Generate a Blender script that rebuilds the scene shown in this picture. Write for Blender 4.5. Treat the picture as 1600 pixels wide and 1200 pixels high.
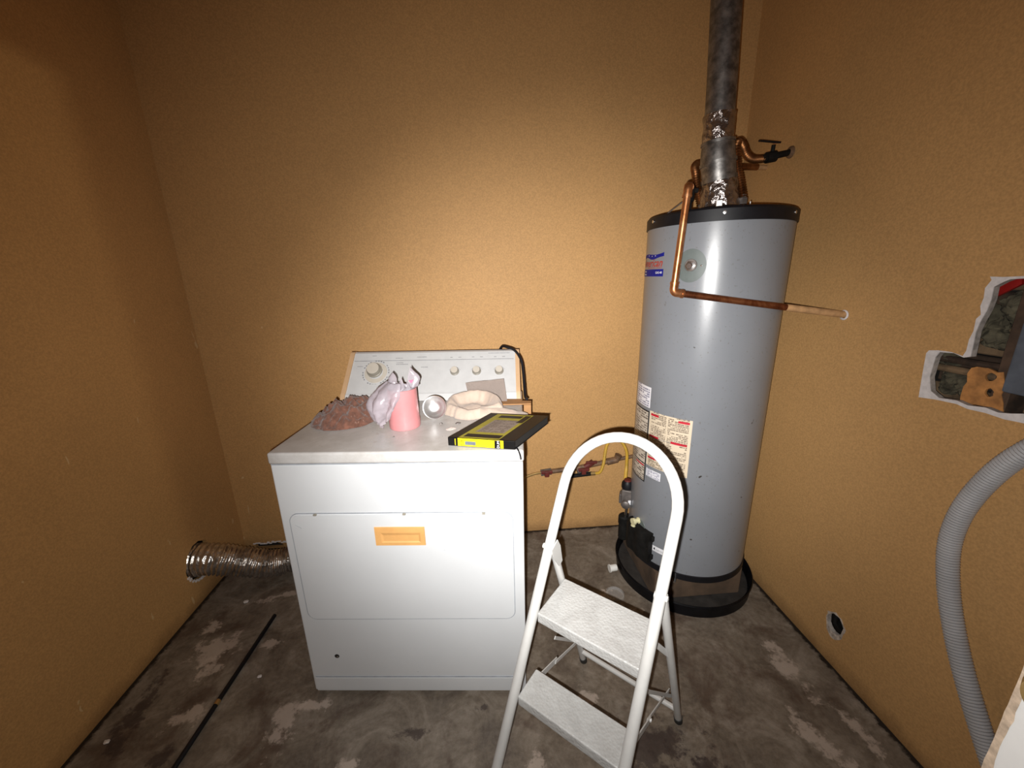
import bpy, bmesh, math, random
from mathutils import Vector, Matrix, noise
from mathutils.geometry import tessellate_polygon
random.seed(7)
PI = math.pi
for o in list(bpy.data.objects): bpy.data.objects.remove(o, do_unlink=True)
SC = bpy.context.scene
COL = SC.collection

# ------------------------------------------------------------------ camera, light, exposure
CAM = Vector((0, 0, 1.3937))
PITCH, ROLL, YAW, FPX = 0.2693, -0.0212, -0.0728, 611.3
cp, sp, cy, sy = math.cos(PITCH), math.sin(PITCH), math.cos(YAW), math.sin(YAW)
FW = Vector((-sy*cp, cy*cp, -sp)); R0 = Vector((cy, sy, 0)); U0 = R0.cross(FW)
cr, sr = math.cos(ROLL), math.sin(ROLL)
RT = cr*R0 + sr*U0; UP = -sr*R0 + cr*U0
cd = bpy.data.cameras.new('camera'); cam = bpy.data.objects.new('camera', cd); COL.objects.link(cam)
cd.sensor_fit = 'HORIZONTAL'; cd.sensor_width = 36.0; cd.lens = FPX/1600*36.0; cd.clip_start = 0.02
cam.matrix_world = Matrix(((RT.x, UP.x, -FW.x, CAM.x), (RT.y, UP.y, -FW.y, CAM.y), (RT.z, UP.z, -FW.z, CAM.z), (0, 0, 0, 1)))
SC.camera = cam

w = bpy.data.worlds.new('world'); SC.world = w; w.use_nodes = True
w.node_tree.nodes['Background'].inputs[0].default_value = (1.0, 0.82, 0.62, 1)
w.node_tree.nodes['Background'].inputs[1].default_value = 0.006

def aim(o, d): o.rotation_euler = Vector(d).to_track_quat('-Z', 'Y').to_euler()
# the phone's flash: a bright narrow LED lobe and a weaker wide one at the same spot, just below left of the lens
for nm, en, ang in (('phone_flash_core', 128, 84), ('phone_flash_spill', 70, 146)):
    ld = bpy.data.lights.new(nm, 'SPOT'); ld.energy = en; ld.spot_size = math.radians(ang); ld.spot_blend = 1.0
    ld.shadow_soft_size = 0.005; ld.color = (1.0, 0.98, 0.95)
    lo = bpy.data.objects.new(nm, ld); COL.objects.link(lo)
    lo.location = CAM - 0.022*RT - 0.026*UP; aim(lo, FW + 0.12*RT - 0.03*UP)
hd = bpy.data.lights.new('hall_lamp', 'POINT'); hd.energy = 52; hd.shadow_soft_size = 0.022; hd.color = (1.0, 0.86, 0.62)
ho = bpy.data.objects.new('hall_lamp', hd); COL.objects.link(ho); ho.location = (1.40, -1.35, 2.0)

vs = SC.view_settings; vs.view_transform = 'Standard'; vs.look = 'None'; vs.gamma = 1.0; vs.use_curve_mapping = False
vs.exposure = 0.0

# ------------------------------------------------------------------ materials
class NT:
    def __init__(s, name):
        s.m = bpy.data.materials.new(name); s.m.use_nodes = True; s.t = s.m.node_tree
        s.b = s.t.nodes['Principled BSDF']; s.out = s.t.nodes['Material Output']; s._tc = None
    def n(s, typ, **kw):
        x = s.t.nodes.new(typ)
        for k, v in kw.items():
            if k in x.inputs.keys(): s.set(x.inputs[k], v)
            else: setattr(x, k, v)
        return x
    def set(s, sock, v):
        if isinstance(v, bpy.types.NodeSocket): s.t.links.new(v, sock)
        else: sock.default_value = v
    def tc(s, which='Object'):
        if s._tc is None: s._tc = s.t.nodes.new('ShaderNodeTexCoord')
        return s._tc.outputs[which]
    def noise(s, scale, detail=4, rough=0.6, vec=None, dist=0.0):
        return s.n('ShaderNodeTexNoise', Vector=vec or s.tc(), Scale=scale, Detail=detail, Roughness=rough, Distortion=dist).outputs['Fac']
    def ramp(s, fac, stops):
        r = s.n('ShaderNodeValToRGB', Fac=fac); e = r.color_ramp.elements
        while len(e) < len(stops): e.new(0.5)
        for q, (p, c) in zip(e, stops):
            q.position = p; q.color = tuple(c) + (1,) if len(c) == 3 else c
        return r.outputs['Color']
    def math(s, op, a, b=0.0, clamp=False):
        x = s.n('ShaderNodeMath', operation=op, use_clamp=clamp); s.set(x.inputs[0], a); s.set(x.inputs[1], b); return x.outputs[0]
    def mix(s, fac, a, b):
        x = s.n('ShaderNodeMix', data_type='RGBA'); s.set(x.inputs[0], fac); s.set(x.inputs[6], c4(a)); s.set(x.inputs[7], c4(b)); return x.outputs[2]
    def bump(s, h, strength=0.3, dist=0.002, normal=None):
        x = s.n('ShaderNodeBump', Height=h, Strength=strength, Distance=dist)
        if normal: s.set(x.inputs['Normal'], normal)
        s.set(s.b.inputs['Normal'], x.outputs['Normal']); return x.outputs['Normal']
    def p(s, **kw):
        for k, v in kw.items(): s.set(s.b.inputs[k.replace('_', ' ')], v)
        return s
def c4(c): return c if isinstance(c, bpy.types.NodeSocket) else (tuple(c) + (1,) if len(c) == 3 else c)
def S(r, g, b):
    f = lambda v: (v/255/12.92) if v/255 <= 0.04045 else ((v/255+0.055)/1.055)**2.4
    return (f(r), f(g), f(b))
def plain(name, col, rough=0.5, metal=0.0, var=0.12, scale=30, bump=0.0, bscale=200, spec=0.5, coat=0.0):
    t = NT(name); f = t.noise(scale)
    a = tuple(c*(1-var) for c in col); b = tuple(min(1, c*(1+var)) for c in col)
    t.p(Base_Color=t.ramp(f, [(0.35, a), (0.65, b)]), Roughness=rough, Metallic=metal)
    t.b.inputs['Specular IOR Level'].default_value = spec
    if coat: t.b.inputs['Coat Weight'].default_value = coat; t.b.inputs['Coat Roughness'].default_value = 0.15
    if bump: t.bump(t.noise(bscale, 2), bump, 0.001)
    return t.m

def wall_mat(name, col):
    t = NT(name)
    big = t.noise(2.2, 5, 0.6); fine = t.noise(160, 3, 0.7)
    c1 = tuple(c*0.90 for c in col); c2 = tuple(c*1.08 for c in col)
    base = t.ramp(big, [(0.3, c1), (0.7, c2)])
    speck = t.ramp(fine, [(0.36, tuple(c*0.70 for c in col)), (0.64, tuple(c*1.22 for c in col))])
    base = t.mix(0.45, base, speck)
    # small pale scuffs and paint chips, gathered low near the left corner
    v = t.n('ShaderNodeMapping', Vector=t.tc(), Scale=(26, 26, 9)).outputs[0]
    ch = t.noise(1.0, 2, 0.5, vec=v, dist=0.6)
    cm = t.math('GREATER_THAN', ch, 0.745)
    sx = t.n('ShaderNodeSeparateXYZ', Vector=t.tc())
    mk = t.math('MULTIPLY', t.math('LESS_THAN', sx.outputs['X'], -0.75), t.math('LESS_THAN', sx.outputs['Z'], 1.35))
    base = t.mix(t.math('MULTIPLY', t.math('MULTIPLY', cm, mk), 0.55), base, S(215, 190, 150))
    # grime at the foot of the wall
    g = t.math('SUBTRACT', 0.075, sx.outputs['Z']); g = t.math('ADD', t.math('MULTIPLY', g, 12), t.math('SUBTRACT', t.noise(14, 4), 0.62), clamp=True)
    base = t.mix(t.math('MULTIPLY', g, 0.6), base, S(90, 62, 38))
    t.p(Base_Color=base, Roughness=0.62); t.b.inputs['Specular IOR Level'].default_value = 0.3
    t.bump(t.noise(120, 3, 0.6), 0.32, 0.0016)
    return t.m
M = {}
M['wall'] = wall_mat('tan_wall_paint', (0.50, 0.285, 0.112))
M['ceiling'] = plain('ceiling_paint', (0.42, 0.27, 0.12), 0.8)

def floor_mat():
    t = NT('stained_concrete')
    v = t.tc()
    n1 = t.noise(1.7, 6, 0.62, dist=0.6); n2 = t.noise(6.5, 6, 0.7, dist=0.8); n3 = t.noise(55, 4, 0.7)
    base = t.ramp(n1, [(0.36, S(92, 81, 68)), (0.5, S(116, 104, 90)), (0.66, S(132, 121, 108))])
    base = t.mix(0.62, base, t.ramp(n2, [(0.36, S(56, 43, 34)), (0.5, S(104, 92, 78)), (0.64, S(150, 139, 126))]))
    base = t.mix(0.25, base, t.ramp(n3, [(0.3, S(60, 54, 48)), (0.7, S(150, 142, 132))]))
    # brown rusty stains
    st = t.ramp(t.noise(4.3, 5, 0.65, vec=t.n('ShaderNodeMapping', Vector=v, Location=(3.3, 1.7, 0)).outputs[0], dist=0.5), [(0.53, (0, 0, 0)), (0.63, (1, 1, 1))])
    base = t.mix(t.math('MULTIPLY', st, 0.6), base, S(66, 46, 34))
    sx = t.n('ShaderNodeSeparateXYZ', Vector=v)
    wob = t.noise(15, 8, 0.72)
    def blob(x, y, rx, ry, ang, thr=0.0, k=0.9):
        dx = t.math('SUBTRACT', sx.outputs['X'], x); dy = t.math('SUBTRACT', sx.outputs['Y'], y)
        c, s_ = math.cos(ang), math.sin(ang)
        a = t.math('DIVIDE', t.math('ADD', t.math('MULTIPLY', dx, c), t.math('MULTIPLY', dy, s_)), rx)
        b = t.math('DIVIDE', t.math('SUBTRACT', t.math('MULTIPLY', dy, c), t.math('MULTIPLY', dx, s_)), ry)
        r = t.math('SQRT', t.math('ADD', t.math('MULTIPLY', a, a), t.math('MULTIPLY', b, b)))
        q = t.math('ADD', t.math('SUBTRACT', 1.0, r), t.math('MULTIPLY', t.math('SUBTRACT', wob, 0.5), 5.0))
        return t.math('MULTIPLY', t.math('MULTIPLY', t.math('SUBTRACT', q, thr), 2.4, clamp=True), k, clamp=True)
    for (x, y, rx, ry, an) in ((-1.21, 1.08, .05, .16, 0.1), (-1.03, .93, .04, .06, 0), (.45, .80, .18, .10, .3), (.62, .72, .16, .07, -.4), (-.28, .93, .07, .02, 0), (-.05, .98, .03, .02, 0)):
        base = t.mix(blob(x, y, rx, ry, an, 0.2, 0.75), base, S(50, 38, 36))
    for (x, y, rx, ry, an) in ((-1.10, 1.30, .10, .10, 0.6), (-1.06, 1.22, .05, .07, 0.3), (-1.18, 1.40, .04, .06, 0), (-.70, 1.00, .05, .11, 0.0), (-.99, 1.55, .12, .025, 0.25), (-.62, 1.04, .06, .03, 0), (.45, 1.35, .12, .09, 0.3), (-.9, 1.3, .04, .03, 0), (-1.02, 1.05, .08, .05, 0.5), (1.06, 1.02, .05, .14, .1), (.98, .78, .05, .10, .35), (1.12, .80, .03, .12, .1), (.60, 1.30, .04, .05, 0), (.30, .98, .04, .04, 0), (.10, .80, .05, .06, .3), (-.45, .86, .05, .03, 0)):
        base = t.mix(blob(x, y, rx, ry, an, 0.25, 0.75), base, S(176, 162, 150))
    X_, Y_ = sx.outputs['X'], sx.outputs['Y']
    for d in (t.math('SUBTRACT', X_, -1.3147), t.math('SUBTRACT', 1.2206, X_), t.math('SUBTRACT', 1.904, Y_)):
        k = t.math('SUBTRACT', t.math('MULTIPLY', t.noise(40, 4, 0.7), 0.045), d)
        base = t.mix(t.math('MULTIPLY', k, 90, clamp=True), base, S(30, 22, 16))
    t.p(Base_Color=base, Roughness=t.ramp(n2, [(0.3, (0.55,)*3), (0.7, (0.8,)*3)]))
    t.bump(t.math('ADD', t.noise(30, 5, 0.7), t.math('MULTIPLY', t.noise(180, 2), 0.4)), 0.5, 0.003)
    return t.m
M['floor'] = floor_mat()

M['enamel'] = plain('white_enamel', (0.58, 0.595, 0.61), 0.28, var=0.015, scale=6, coat=0.3)
def top_mat():
    t = NT('dusty_white_enamel')
    d = t.noise(9, 6, 0.7, dist=0.5)
    base = t.ramp(d, [(0.35, (0.38, 0.36, 0.34)), (0.6, (0.48, 0.47, 0.46))])
    s2 = t.math('GREATER_THAN', t.noise(34, 3, 0.6, dist=0.4), 0.70)
    base = t.mix(t.math('MULTIPLY', s2, 0.5), base, (0.35, 0.31, 0.28))
    t.p(Base_Color=base, Roughness=t.ramp(d, [(0.3, (0.45,)*3), (0.7, (0.22,)*3)]))
    return t.m
M['enamel_dusty'] = top_mat()
M['console'] = plain('console_white', (0.49, 0.49, 0.49), 0.4, var=0.03)
M['yellowed'] = plain('yellowed_plastic', S(190, 156, 120), 0.5, var=0.06, scale=18)
M['cardboard'] = plain('tan_cardboard', S(166, 122, 78), 0.8, var=0.1, scale=20)
M['handle_tan'] = plain('orange_tan_plastic', S(206, 156, 96), 0.45, var=0.05)
M['knob'] = plain('knob_plastic', (0.47, 0.43, 0.37), 0.4, var=0.03)
M['knob_side'] = plain('knob_side_plastic', (0.26, 0.24, 0.20), 0.4, var=0.05)
M['print'] = plain('grey_print', (0.22, 0.22, 0.23), 0.6)
M['seam'] = plain('seam_grey', (0.30, 0.32, 0.35), 0.7)
M['black'] = plain('black_plastic', (0.006, 0.006, 0.008), 0.5, var=0.2, spec=0.3)
M['black_rough'] = plain('black_dusty_metal', (0.007, 0.0065, 0.006), 0.7, var=0.4, spec=0.2, scale=40, bump=0.4)
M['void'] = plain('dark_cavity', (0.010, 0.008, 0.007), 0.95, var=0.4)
def tank_mat():
    t = NT('grey_tank_paint')
    f = t.noise(3, 4); sp_ = t.noise(120, 2, 0.5)
    base = t.ramp(f, [(0.3, (0.180, 0.190, 0.208)), (0.7, (0.202, 0.212, 0.230))])
    base = t.mix(t.math('MULTIPLY', t.ramp(sp_, [(0.66, (0, 0, 0)), (0.72, (1, 1, 1))]), 0.6), base, (0.12, 0.11, 0.10))
    sp2 = t.noise(28, 1, 0.4)
    base = t.mix(t.ramp(sp2, [(0.765, (0, 0, 0)), (0.78, (1, 1, 1))]), base, (0.04, 0.035, 0.03))
    t.p(Base_Color=base, Roughness=0.30); t.b.inputs['Specular IOR Level'].default_value = 0.55
    t.bump(t.noise(90, 2), 0.06, 0.0008)
    return t.m
M['tank'] = tank_mat()
M['plate'] = plain('plate_grey_green', (0.115, 0.135, 0.13), 0.45, var=0.08)
M['steel'] = plain('bright_steel', (0.72, 0.72, 0.72), 0.25, 1.0)
M['galv'] = plain('galvanised_steel', (0.23, 0.22, 0.21), 0.42, 0.85, var=0.45, scale=34, bump=0.15, bscale=60)
def foil(name, col, rough, sc, st):
    t = NT(name)
    v = t.n('ShaderNodeTexVoronoi', Vector=t.tc(), Scale=sc)
    t.p(Base_Color=t.ramp(t.noise(22, 4), [(0.35, tuple(c*0.55 for c in col)), (0.65, col)]), Roughness=rough, Metallic=0.95)
    t.bump(t.math('ADD', v.outputs['Distance'], t.noise(sc*1.5, 3)), st, 0.006)
    return t.m
M['foil'] = foil('crumpled_foil', (0.42, 0.37, 0.35), 0.26, 42, 0.9)
M['duct'] = foil('duct_foil', (0.74, 0.71, 0.68), 0.27, 40, 0.5)
def copper(name, a, b, c, rough):
    t = NT(name); f = t.noise(16, 5, 0.7, dist=0.7)
    t.p(Base_Color=t.ramp(f, [(0.34, a), (0.5, b), (0.66, c)]), Roughness=rough, Metallic=0.85)
    return t.m
M['copper'] = copper('bright_copper', S(140, 82, 44), S(186, 124, 80), S(206, 150, 108), 0.34)
M['copper_old'] = copper('tarnished_copper', S(80, 40, 22), S(124, 70, 42), S(156, 102, 66), 0.45)
M['copper_dark'] = copper('brown_copper', S(84, 52, 28), S(124, 80, 46), S(150, 104, 64), 0.42)
M['pipe_paint'] = plain('pipe_overpainted_tan', S(170, 132, 92), 0.6, var=0.22, scale=40)
M['plaster'] = plain('white_plaster', (0.62, 0.58, 0.57), 0.9, var=0.1, scale=60, bump=0.5)
M['plaster_dirty'] = plain('dirty_plaster', (0.42, 0.35, 0.29), 0.95, var=0.4, scale=70, bump=0.6)
M['gypsum'] = plain('torn_gypsum_core', (0.34, 0.30, 0.27), 0.95, var=0.3, scale=60, bump=0.6)
M['ladder'] = plain('ladder_white_paint', (0.50, 0.495, 0.48), 0.33, var=0.05, scale=14, coat=0.15)
def tread_mat():
    t = NT('ladder_tread')
    d = t.noise(16, 5, 0.7, dist=0.5)
    base = t.ramp(d, [(0.3, (0.35, 0.345, 0.335)), (0.6, (0.43, 0.43, 0.42))])
    s2 = t.ramp(t.noise(11, 3, 0.6, vec=t.n('ShaderNodeMapping', Vector=t.tc(), Location=(2.1, .3, 0)).outputs[0]), [(0.70, (0, 0, 0)), (0.73, (1, 1, 1))])
    base = t.mix(t.math('MULTIPLY', s2, .6), base, (0.50, 0.42, 0.28))
    t.p(Base_Color=base, Roughness=0.42)
    v = t.n('ShaderNodeTexVoronoi', Vector=t.tc(), Scale=150)
    t.bump(v.outputs['Distance'], 0.5, 0.002)
    return t.m
M['tread'] = tread_mat()
M['rubber'] = plain('black_rubber', (0.015, 0.015, 0.015), 0.7)
M['hose'] = plain('grey_hose_plastic', (0.36, 0.355, 0.36), 0.45, var=0.08, scale=12)
M['door'] = plain('white_door_paint', (0.80, 0.80, 0.79), 0.4, var=0.02)
M['door_edge'] = plain('chipped_cream_edge', (0.56, 0.44, 0.33), 0.7, var=0.3, scale=50, bump=0.5)
M['pink'] = plain('pink_plastic', S(190, 124, 126), 0.35, var=0.04, scale=20)
M['label_paper'] = None
def text_label(name, paper, ink, cols, rows, density):
    """printed paper: rows of tiny illegible lines of type"""
    t = NT(name); uv = t.n('ShaderNodeSeparateXYZ', Vector=t.tc('UV'))
    row = t.math('MULTIPLY', uv.outputs['Y'], rows)
    fr = t.math('FRACT', row); rid = t.math('FLOOR', row)
    comb = t.n('ShaderNodeCombineXYZ', X=t.math('MULTIPLY', uv.outputs['X'], cols), Y=t.math('MULTIPLY', rid, 7.31))
    nz = t.noise(1.0, 2, 0.5, vec=comb.outputs[0])
    big = t.n('ShaderNodeCombineXYZ', X=t.math('MULTIPLY', uv.outputs['X'], 2.3), Y=t.math('MULTIPLY', rid, 3.1))
    nb = t.noise(1.0, 1, 0.5, vec=big.outputs[0])
    m = t.math('MULTIPLY', t.math('MULTIPLY', t.math('GREATER_THAN', fr, 0.35), t.math('GREATER_THAN', nz, density)), t.math('GREATER_THAN', nb, 0.40))
    gut = t.math('GREATER_THAN', t.math('ABSOLUTE', t.math('SUBTRACT', uv.outputs['X'], 0.48)), 0.02)
    edge = t.math('LESS_THAN', t.math('ABSOLUTE', t.math('SUBTRACT', uv.outputs['X'], 0.5)), 0.44)
    m = t.math('MULTIPLY', t.math('MULTIPLY', m, gut), edge)
    t.p(Base_Color=t.mix(m, paper, ink), Roughness=0.5)
    return t.m
M['lab_cream'] = text_label('warning_paper', S(208, 192, 168), S(118, 104, 90), 60, 34, 0.45)
M['lab_dim'] = text_label('side_label_paper', S(196, 186, 172), S(100, 92, 84), 40, 30, 0.44)
M['lab_white'] = text_label('white_sticker_paper', S(226, 226, 232), S(130, 130, 150), 30, 9, 0.45)
M['red'] = plain('label_red', (0.45, 0.012, 0.03), 0.5)
M['blue'] = plain('label_blue', (0.008, 0.012, 0.20), 0.6, spec=0.2)
M['ink_red'] = plain('logo_red', (0.40, 0.03, 0.015), 0.6)
M['white'] = plain('label_white', (0.75, 0.75, 0.78), 0.5)
M['yellow_flex'] = plain('yellow_coated_tube', S(196, 158, 60), 0.45, var=0.12)
M['red_valve'] = plain('red_valve_handle', (0.11, 0.018, 0.014), 0.5, var=0.2)
M['brass'] = plain('aged_brass', (0.45, 0.30, 0.12), 0.4, 0.8)
M['iron'] = plain('grey_iron', (0.16, 0.14, 0.13), 0.5, 0.5, var=0.3)
M['overpaint'] = plain('iron_overpainted', S(110, 84, 62), 0.6, 0.1, var=0.35, scale=30)
M['ivory'] = plain('ivory_plastic', S(206, 200, 160), 0.5)
M['block'] = plain('brown_block', S(78, 62, 48), 0.9, var=0.35, scale=9, bump=0.6, bscale=70)
M['pan'] = plain('black_pan', (0.004, 0.004, 0.005), 0.4, var=0.3, spec=0.2)
M['pan_floor'] = plain('dusty_pan_floor', (0.026, 0.023, 0.021), 0.7, var=0.4, scale=16)
M['pvc'] = plain('white_pvc', (0.70, 0.69, 0.66), 0.5, var=0.08)
M['wood_old'] = plain('old_wood', S(104, 84, 62), 0.85, var=0.5, scale=18, bump=0.6, bscale=50)
M['wood_dark'] = plain('dark_wood', S(66, 50, 38), 0.85, var=0.5, scale=22, bump=0.6, bscale=50)
M['rust'] = plain('rust_tan', S(176, 122, 68), 0.8, var=0.35, scale=24, bump=0.5, bscale=60)
M['mould'] = plain('grey_green_fibre', S(84, 78, 62), 0.95, var=0.45, scale=30, bump=0.9, bscale=60)
M['slate'] = plain('blue_grey_plastic', S(84, 90, 100), 0.6, var=0.15)
M['red_bit'] = plain('red_plastic', (0.28, 0.01, 0.008), 0.45)
M['yellow'] = plain('book_yellow', (0.60, 0.50, 0.01), 0.35, var=0.02)
M['cover_yellow'] = plain('book_cover_yellow', S(140, 130, 44), 0.5, var=0.12, scale=40)
M['book_black'] = plain('book_black', (0.005, 0.0045, 0.0045), 0.4, var=0.2, spec=0.25)
M['book_grey'] = text_label('book_blurb', S(128, 116, 108), S(90, 80, 72), 46, 14, 0.45)
M['pages'] = plain('book_pages', (0.012, 0.011, 0.010), 0.7)
def cloth(name, col, var, sc, bscale, lint=None):
    t = NT(name); f = t.noise(sc, 5, 0.65, dist=0.3)
    base = t.ramp(f, [(0.3, tuple(c*(1-var) for c in col)), (0.7, tuple(min(1, c*(1+var)) for c in col))])
    if lint: base = t.mix(t.math('MULTIPLY', t.ramp(t.noise(70, 3, 0.7), [(0.62, (0, 0, 0)), (0.68, (1, 1, 1))]), 0.55), base, lint)
    t.p(Base_Color=base, Roughness=0.95); t.b.inputs['Sheen Weight'].default_value = 0.3
    t.bump(t.noise(bscale, 4, 0.7), 0.7, 0.002)
    return t.m
M['rag'] = cloth('brown_rag', S(104, 68, 54), 0.45, 45, 220, S(176, 146, 132))
M['towel'] = cloth('cream_towel', S(184, 165, 150), 0.12, 14, 300)
M['grey_cloth'] = cloth('pale_cloth', S(180, 166, 158), 0.06, 10, 200)
def bag_mat():
    t = NT('thin_white_plastic')
    tr = t.n('ShaderNodeBsdfTransparent'); mx = t.n('ShaderNodeMixShader'); tl = t.n('ShaderNodeBsdfTranslucent', Color=(0.9, 0.88, 0.92, 1)); m2 = t.n('ShaderNodeMixShader')
    t.p(Base_Color=(0.42, 0.38, 0.42, 1), Roughness=0.3)
    t.set(m2.inputs[0], 0.25); t.set(m2.inputs[1], t.b.outputs[0]); t.set(m2.inputs[2], tl.outputs[0])
    t.set(mx.inputs[0], t.ramp(t.noise(22, 3), [(0.35, (0.70,)*3), (0.65, (0.95,)*3)])); t.set(mx.inputs[1], tr.outputs[0]); t.set(mx.inputs[2], m2.outputs[0])
    t.t.links.new(mx.outputs[0], t.out.inputs['Surface'])
    t.bump(t.noise(60, 4, 0.7), 0.35, 0.003)
    return t.m
M['bag'] = bag_mat()
M['clear'] = None
def clear_mat():
    t = NT('clear_plastic'); tr = t.n('ShaderNodeBsdfTransparent'); mx = t.n('ShaderNodeMixShader')
    t.p(Base_Color=(0.7, 0.7, 0.7, 1), Roughness=0.12)
    t.set(mx.inputs[0], 0.16); t.set(mx.inputs[1], tr.outputs[0]); t.set(mx.inputs[2], t.b.outputs[0])
    t.t.links.new(mx.outputs[0], t.out.inputs['Surface']); return t.m
M['clear'] = clear_mat()
M['alu'] = plain('aluminium', (0.90, 0.90, 0.90), 0.30, 0.95, var=0.06, scale=60, bump=0.2, bscale=120)
M['magenta'] = plain('magenta_print', (0.45, 0.02, 0.12), 0.5)

# ------------------------------------------------------------------ builders
def obj(name, bm, mat, parent=None, smooth=True, loc=None, auto=35, fix=True):
    if fix: bmesh.ops.recalc_face_normals(bm, faces=bm.faces)
    me = bpy.data.meshes.new(name); bm.to_mesh(me); bm.free()
    mats = mat if isinstance(mat, (list, tuple)) else [mat]
    for m in mats: me.materials.append(m)
    if smooth:
        me.polygons.foreach_set('use_smooth', [True]*len(me.polygons))
        try: me.set_sharp_from_angle(angle=math.radians(auto))
        except Exception: pass
    o = bpy.data.objects.new(name, me); COL.objects.link(o)
    if smooth and auto <= 50 and len(me.polygons) < 3000:
        wn = o.modifiers.new('weighted_normals', 'WEIGHTED_NORMAL'); wn.keep_sharp = True
    if parent: o.parent = parent
    if loc: o.location = loc
    return o
def empty(name, loc=(0, 0, 0), rz=0.0):
    o = bpy.data.objects.new(name, None); COL.objects.link(o); o.location = loc; o.rotation_euler = (0, 0, rz); o.empty_display_size = 0.1; return o
def tag(o, label, cat=None, group=None, kind=None):
    if label: o['label'] = label
    if cat: o['category'] = cat
    if group: o['group'] = group
    if kind: o['kind'] = kind
    return o
def struct(name, bm, mat, parent=None, **k):
    o = obj(name, bm, mat, parent, **k); o['kind'] = 'structure'; return o

def add_box(bm, x0, x1, y0, y1, z0, z1, bev=0.0, seg=2, mi=0, mtx=None):
    r = bmesh.ops.create_cube(bm, size=1.0); vs_ = r['verts']
    for v in vs_: v.co = Vector(((x0+x1)/2 + v.co.x*(x1-x0), (y0+y1)/2 + v.co.y*(y1-y0), (z0+z1)/2 + v.co.z*(z1-z0)))
    fs = set(f for v in vs_ for f in v.link_faces)
    for f in fs: f.material_index = mi
    if bev:
        es = list(set(e for v in vs_ for e in v.link_edges))
        rr = bmesh.ops.bevel(bm, geom=es, offset=bev, segments=seg, affect='EDGES', profile=0.5)
        vs_ = list(set(v for f in rr['faces'] for v in f.verts) | set(v for v in vs_ if v.is_valid))
    if mtx is not None: bmesh.ops.transform(bm, matrix=mtx, verts=[v for v in vs_ if v.is_valid])
    return vs_
def box(*a, **k): bm = bmesh.new(); add_box(bm, *a, **k); return bm

def catmull(pts, n=8):
    P = [Vector(p) for p in pts]
    if len(P) < 3: return P
    P = [P[0]*2-P[1]] + P + [P[-1]*2-P[-2]]; out = []
    for i in range(1, len(P)-2):
        for k in range(n):
            t = k/n
            out.append(0.5*((2*P[i]) + (P[i+1]-P[i-1])*t + (2*P[i-1]-5*P[i]+4*P[i+1]-P[i+2])*t*t + (3*P[i]-P[i-1]-3*P[i+1]+P[i+2])*t**3))
    out.append(P[-2]); return out
def resample(P, step):
    out = [P[0].copy()]; acc = 0
    for a, b in zip(P, P[1:]):
        L = (b-a).length
        if L == 0: continue
        d = step-acc
        while d <= L: out.append(a.lerp(b, d/L)); d += step
        acc = L-(d-step)
    if (out[-1]-P[-1]).length > step*0.3: out.append(P[-1].copy())
    return out
def fillet(pts, r, n=6):
    P = [Vector(p) for p in pts]; out = [P[0]]
    for a, b, c in zip(P, P[1:], P[2:]):
        u = (a-b).normalized(); v = (c-b).normalized()
        d = min(r, (a-b).length*0.49, (c-b).length*0.49)
        for k in range(n+1):
            t = k/n; out.append((b+u*d)*(1-t)**2 + b*2*t*(1-t) + (b+v*d)*t*t)
    out.append(P[-1]); return out
def add_tube(bm, P, r, seg=14, cap=True, inner=None):
    P = [Vector(p) for p in P]; n = len(P); rings = []; up = None
    for i, p in enumerate(P):
        t = (P[min(i+1, n-1)]-P[max(i-1, 0)]).normalized()
        if up is None:
            up = t.orthogonal().normalized()
        else:
            up = (up - t*up.dot(t)).normalized()
        s_ = t.cross(up); rr = r(i/(n-1), i) if callable(r) else r
        rings.append([bm.verts.new(p + (up*math.cos(a)+s_*math.sin(a))*rr) for a in [2*PI*k/seg for k in range(seg)]])
    for A, B_ in zip(rings, rings[1:]):
        for k in range(seg): bm.faces.new((A[k], A[(k+1) % seg], B_[(k+1) % seg], B_[k]))
    if cap: bm.faces.new(rings[0][::-1]); bm.faces.new(rings[-1])
    return rings
def tube(P, r, seg=14, cap=True): bm = bmesh.new(); add_tube(bm, P, r, seg, cap); return bm
def add_lathe(bm, prof, seg=32, mtx=None, close=False):
    """prof: list of (radius, z); revolved about z"""
    rings = []
    for (r, z) in prof:
        if r < 1e-6: rings.append([bm.verts.new((0, 0, z))])
        else: rings.append([bm.verts.new((r*math.cos(2*PI*k/seg), r*math.sin(2*PI*k/seg), z)) for k in range(seg)])
    fs = []
    pr = list(zip(rings, rings[1:])) + ([(rings[-1], rings[0])] if close else [])
    for A, B_ in pr:
        for k in range(seg):
            j = (k+1) % seg
            if len(A) == 1 and len(B_) == 1: continue
            if len(A) == 1: bm.faces.new((A[0], B_[k], B_[j]))
            elif len(B_) == 1: bm.faces.new((A[k], A[j], B_[0]))
            else: bm.faces.new((A[k], A[j], B_[j], B_[k]))
    vs_ = [v for r in rings for v in r]
    if mtx is not None: bmesh.ops.transform(bm, matrix=mtx, verts=vs_)
    return vs_
def lathe(prof, seg=32, mtx=None, close=False): bm = bmesh.new(); add_lathe(bm, prof, seg, mtx, close); return bm
def frame(o, z, x=None):
    """matrix with origin o and local z along z"""
    z = Vector(z).normalized(); x = Vector(x) if x else (Vector((0, 0, 1)).cross(z) if abs(z.z) < .99 else Vector((1, 0, 0)))
    x = (x - z*x.dot(z)).normalized(); y = z.cross(x)
    m = Matrix((x, y, z)).transposed().to_4x4(); m.translation = Vector(o); return m
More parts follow.
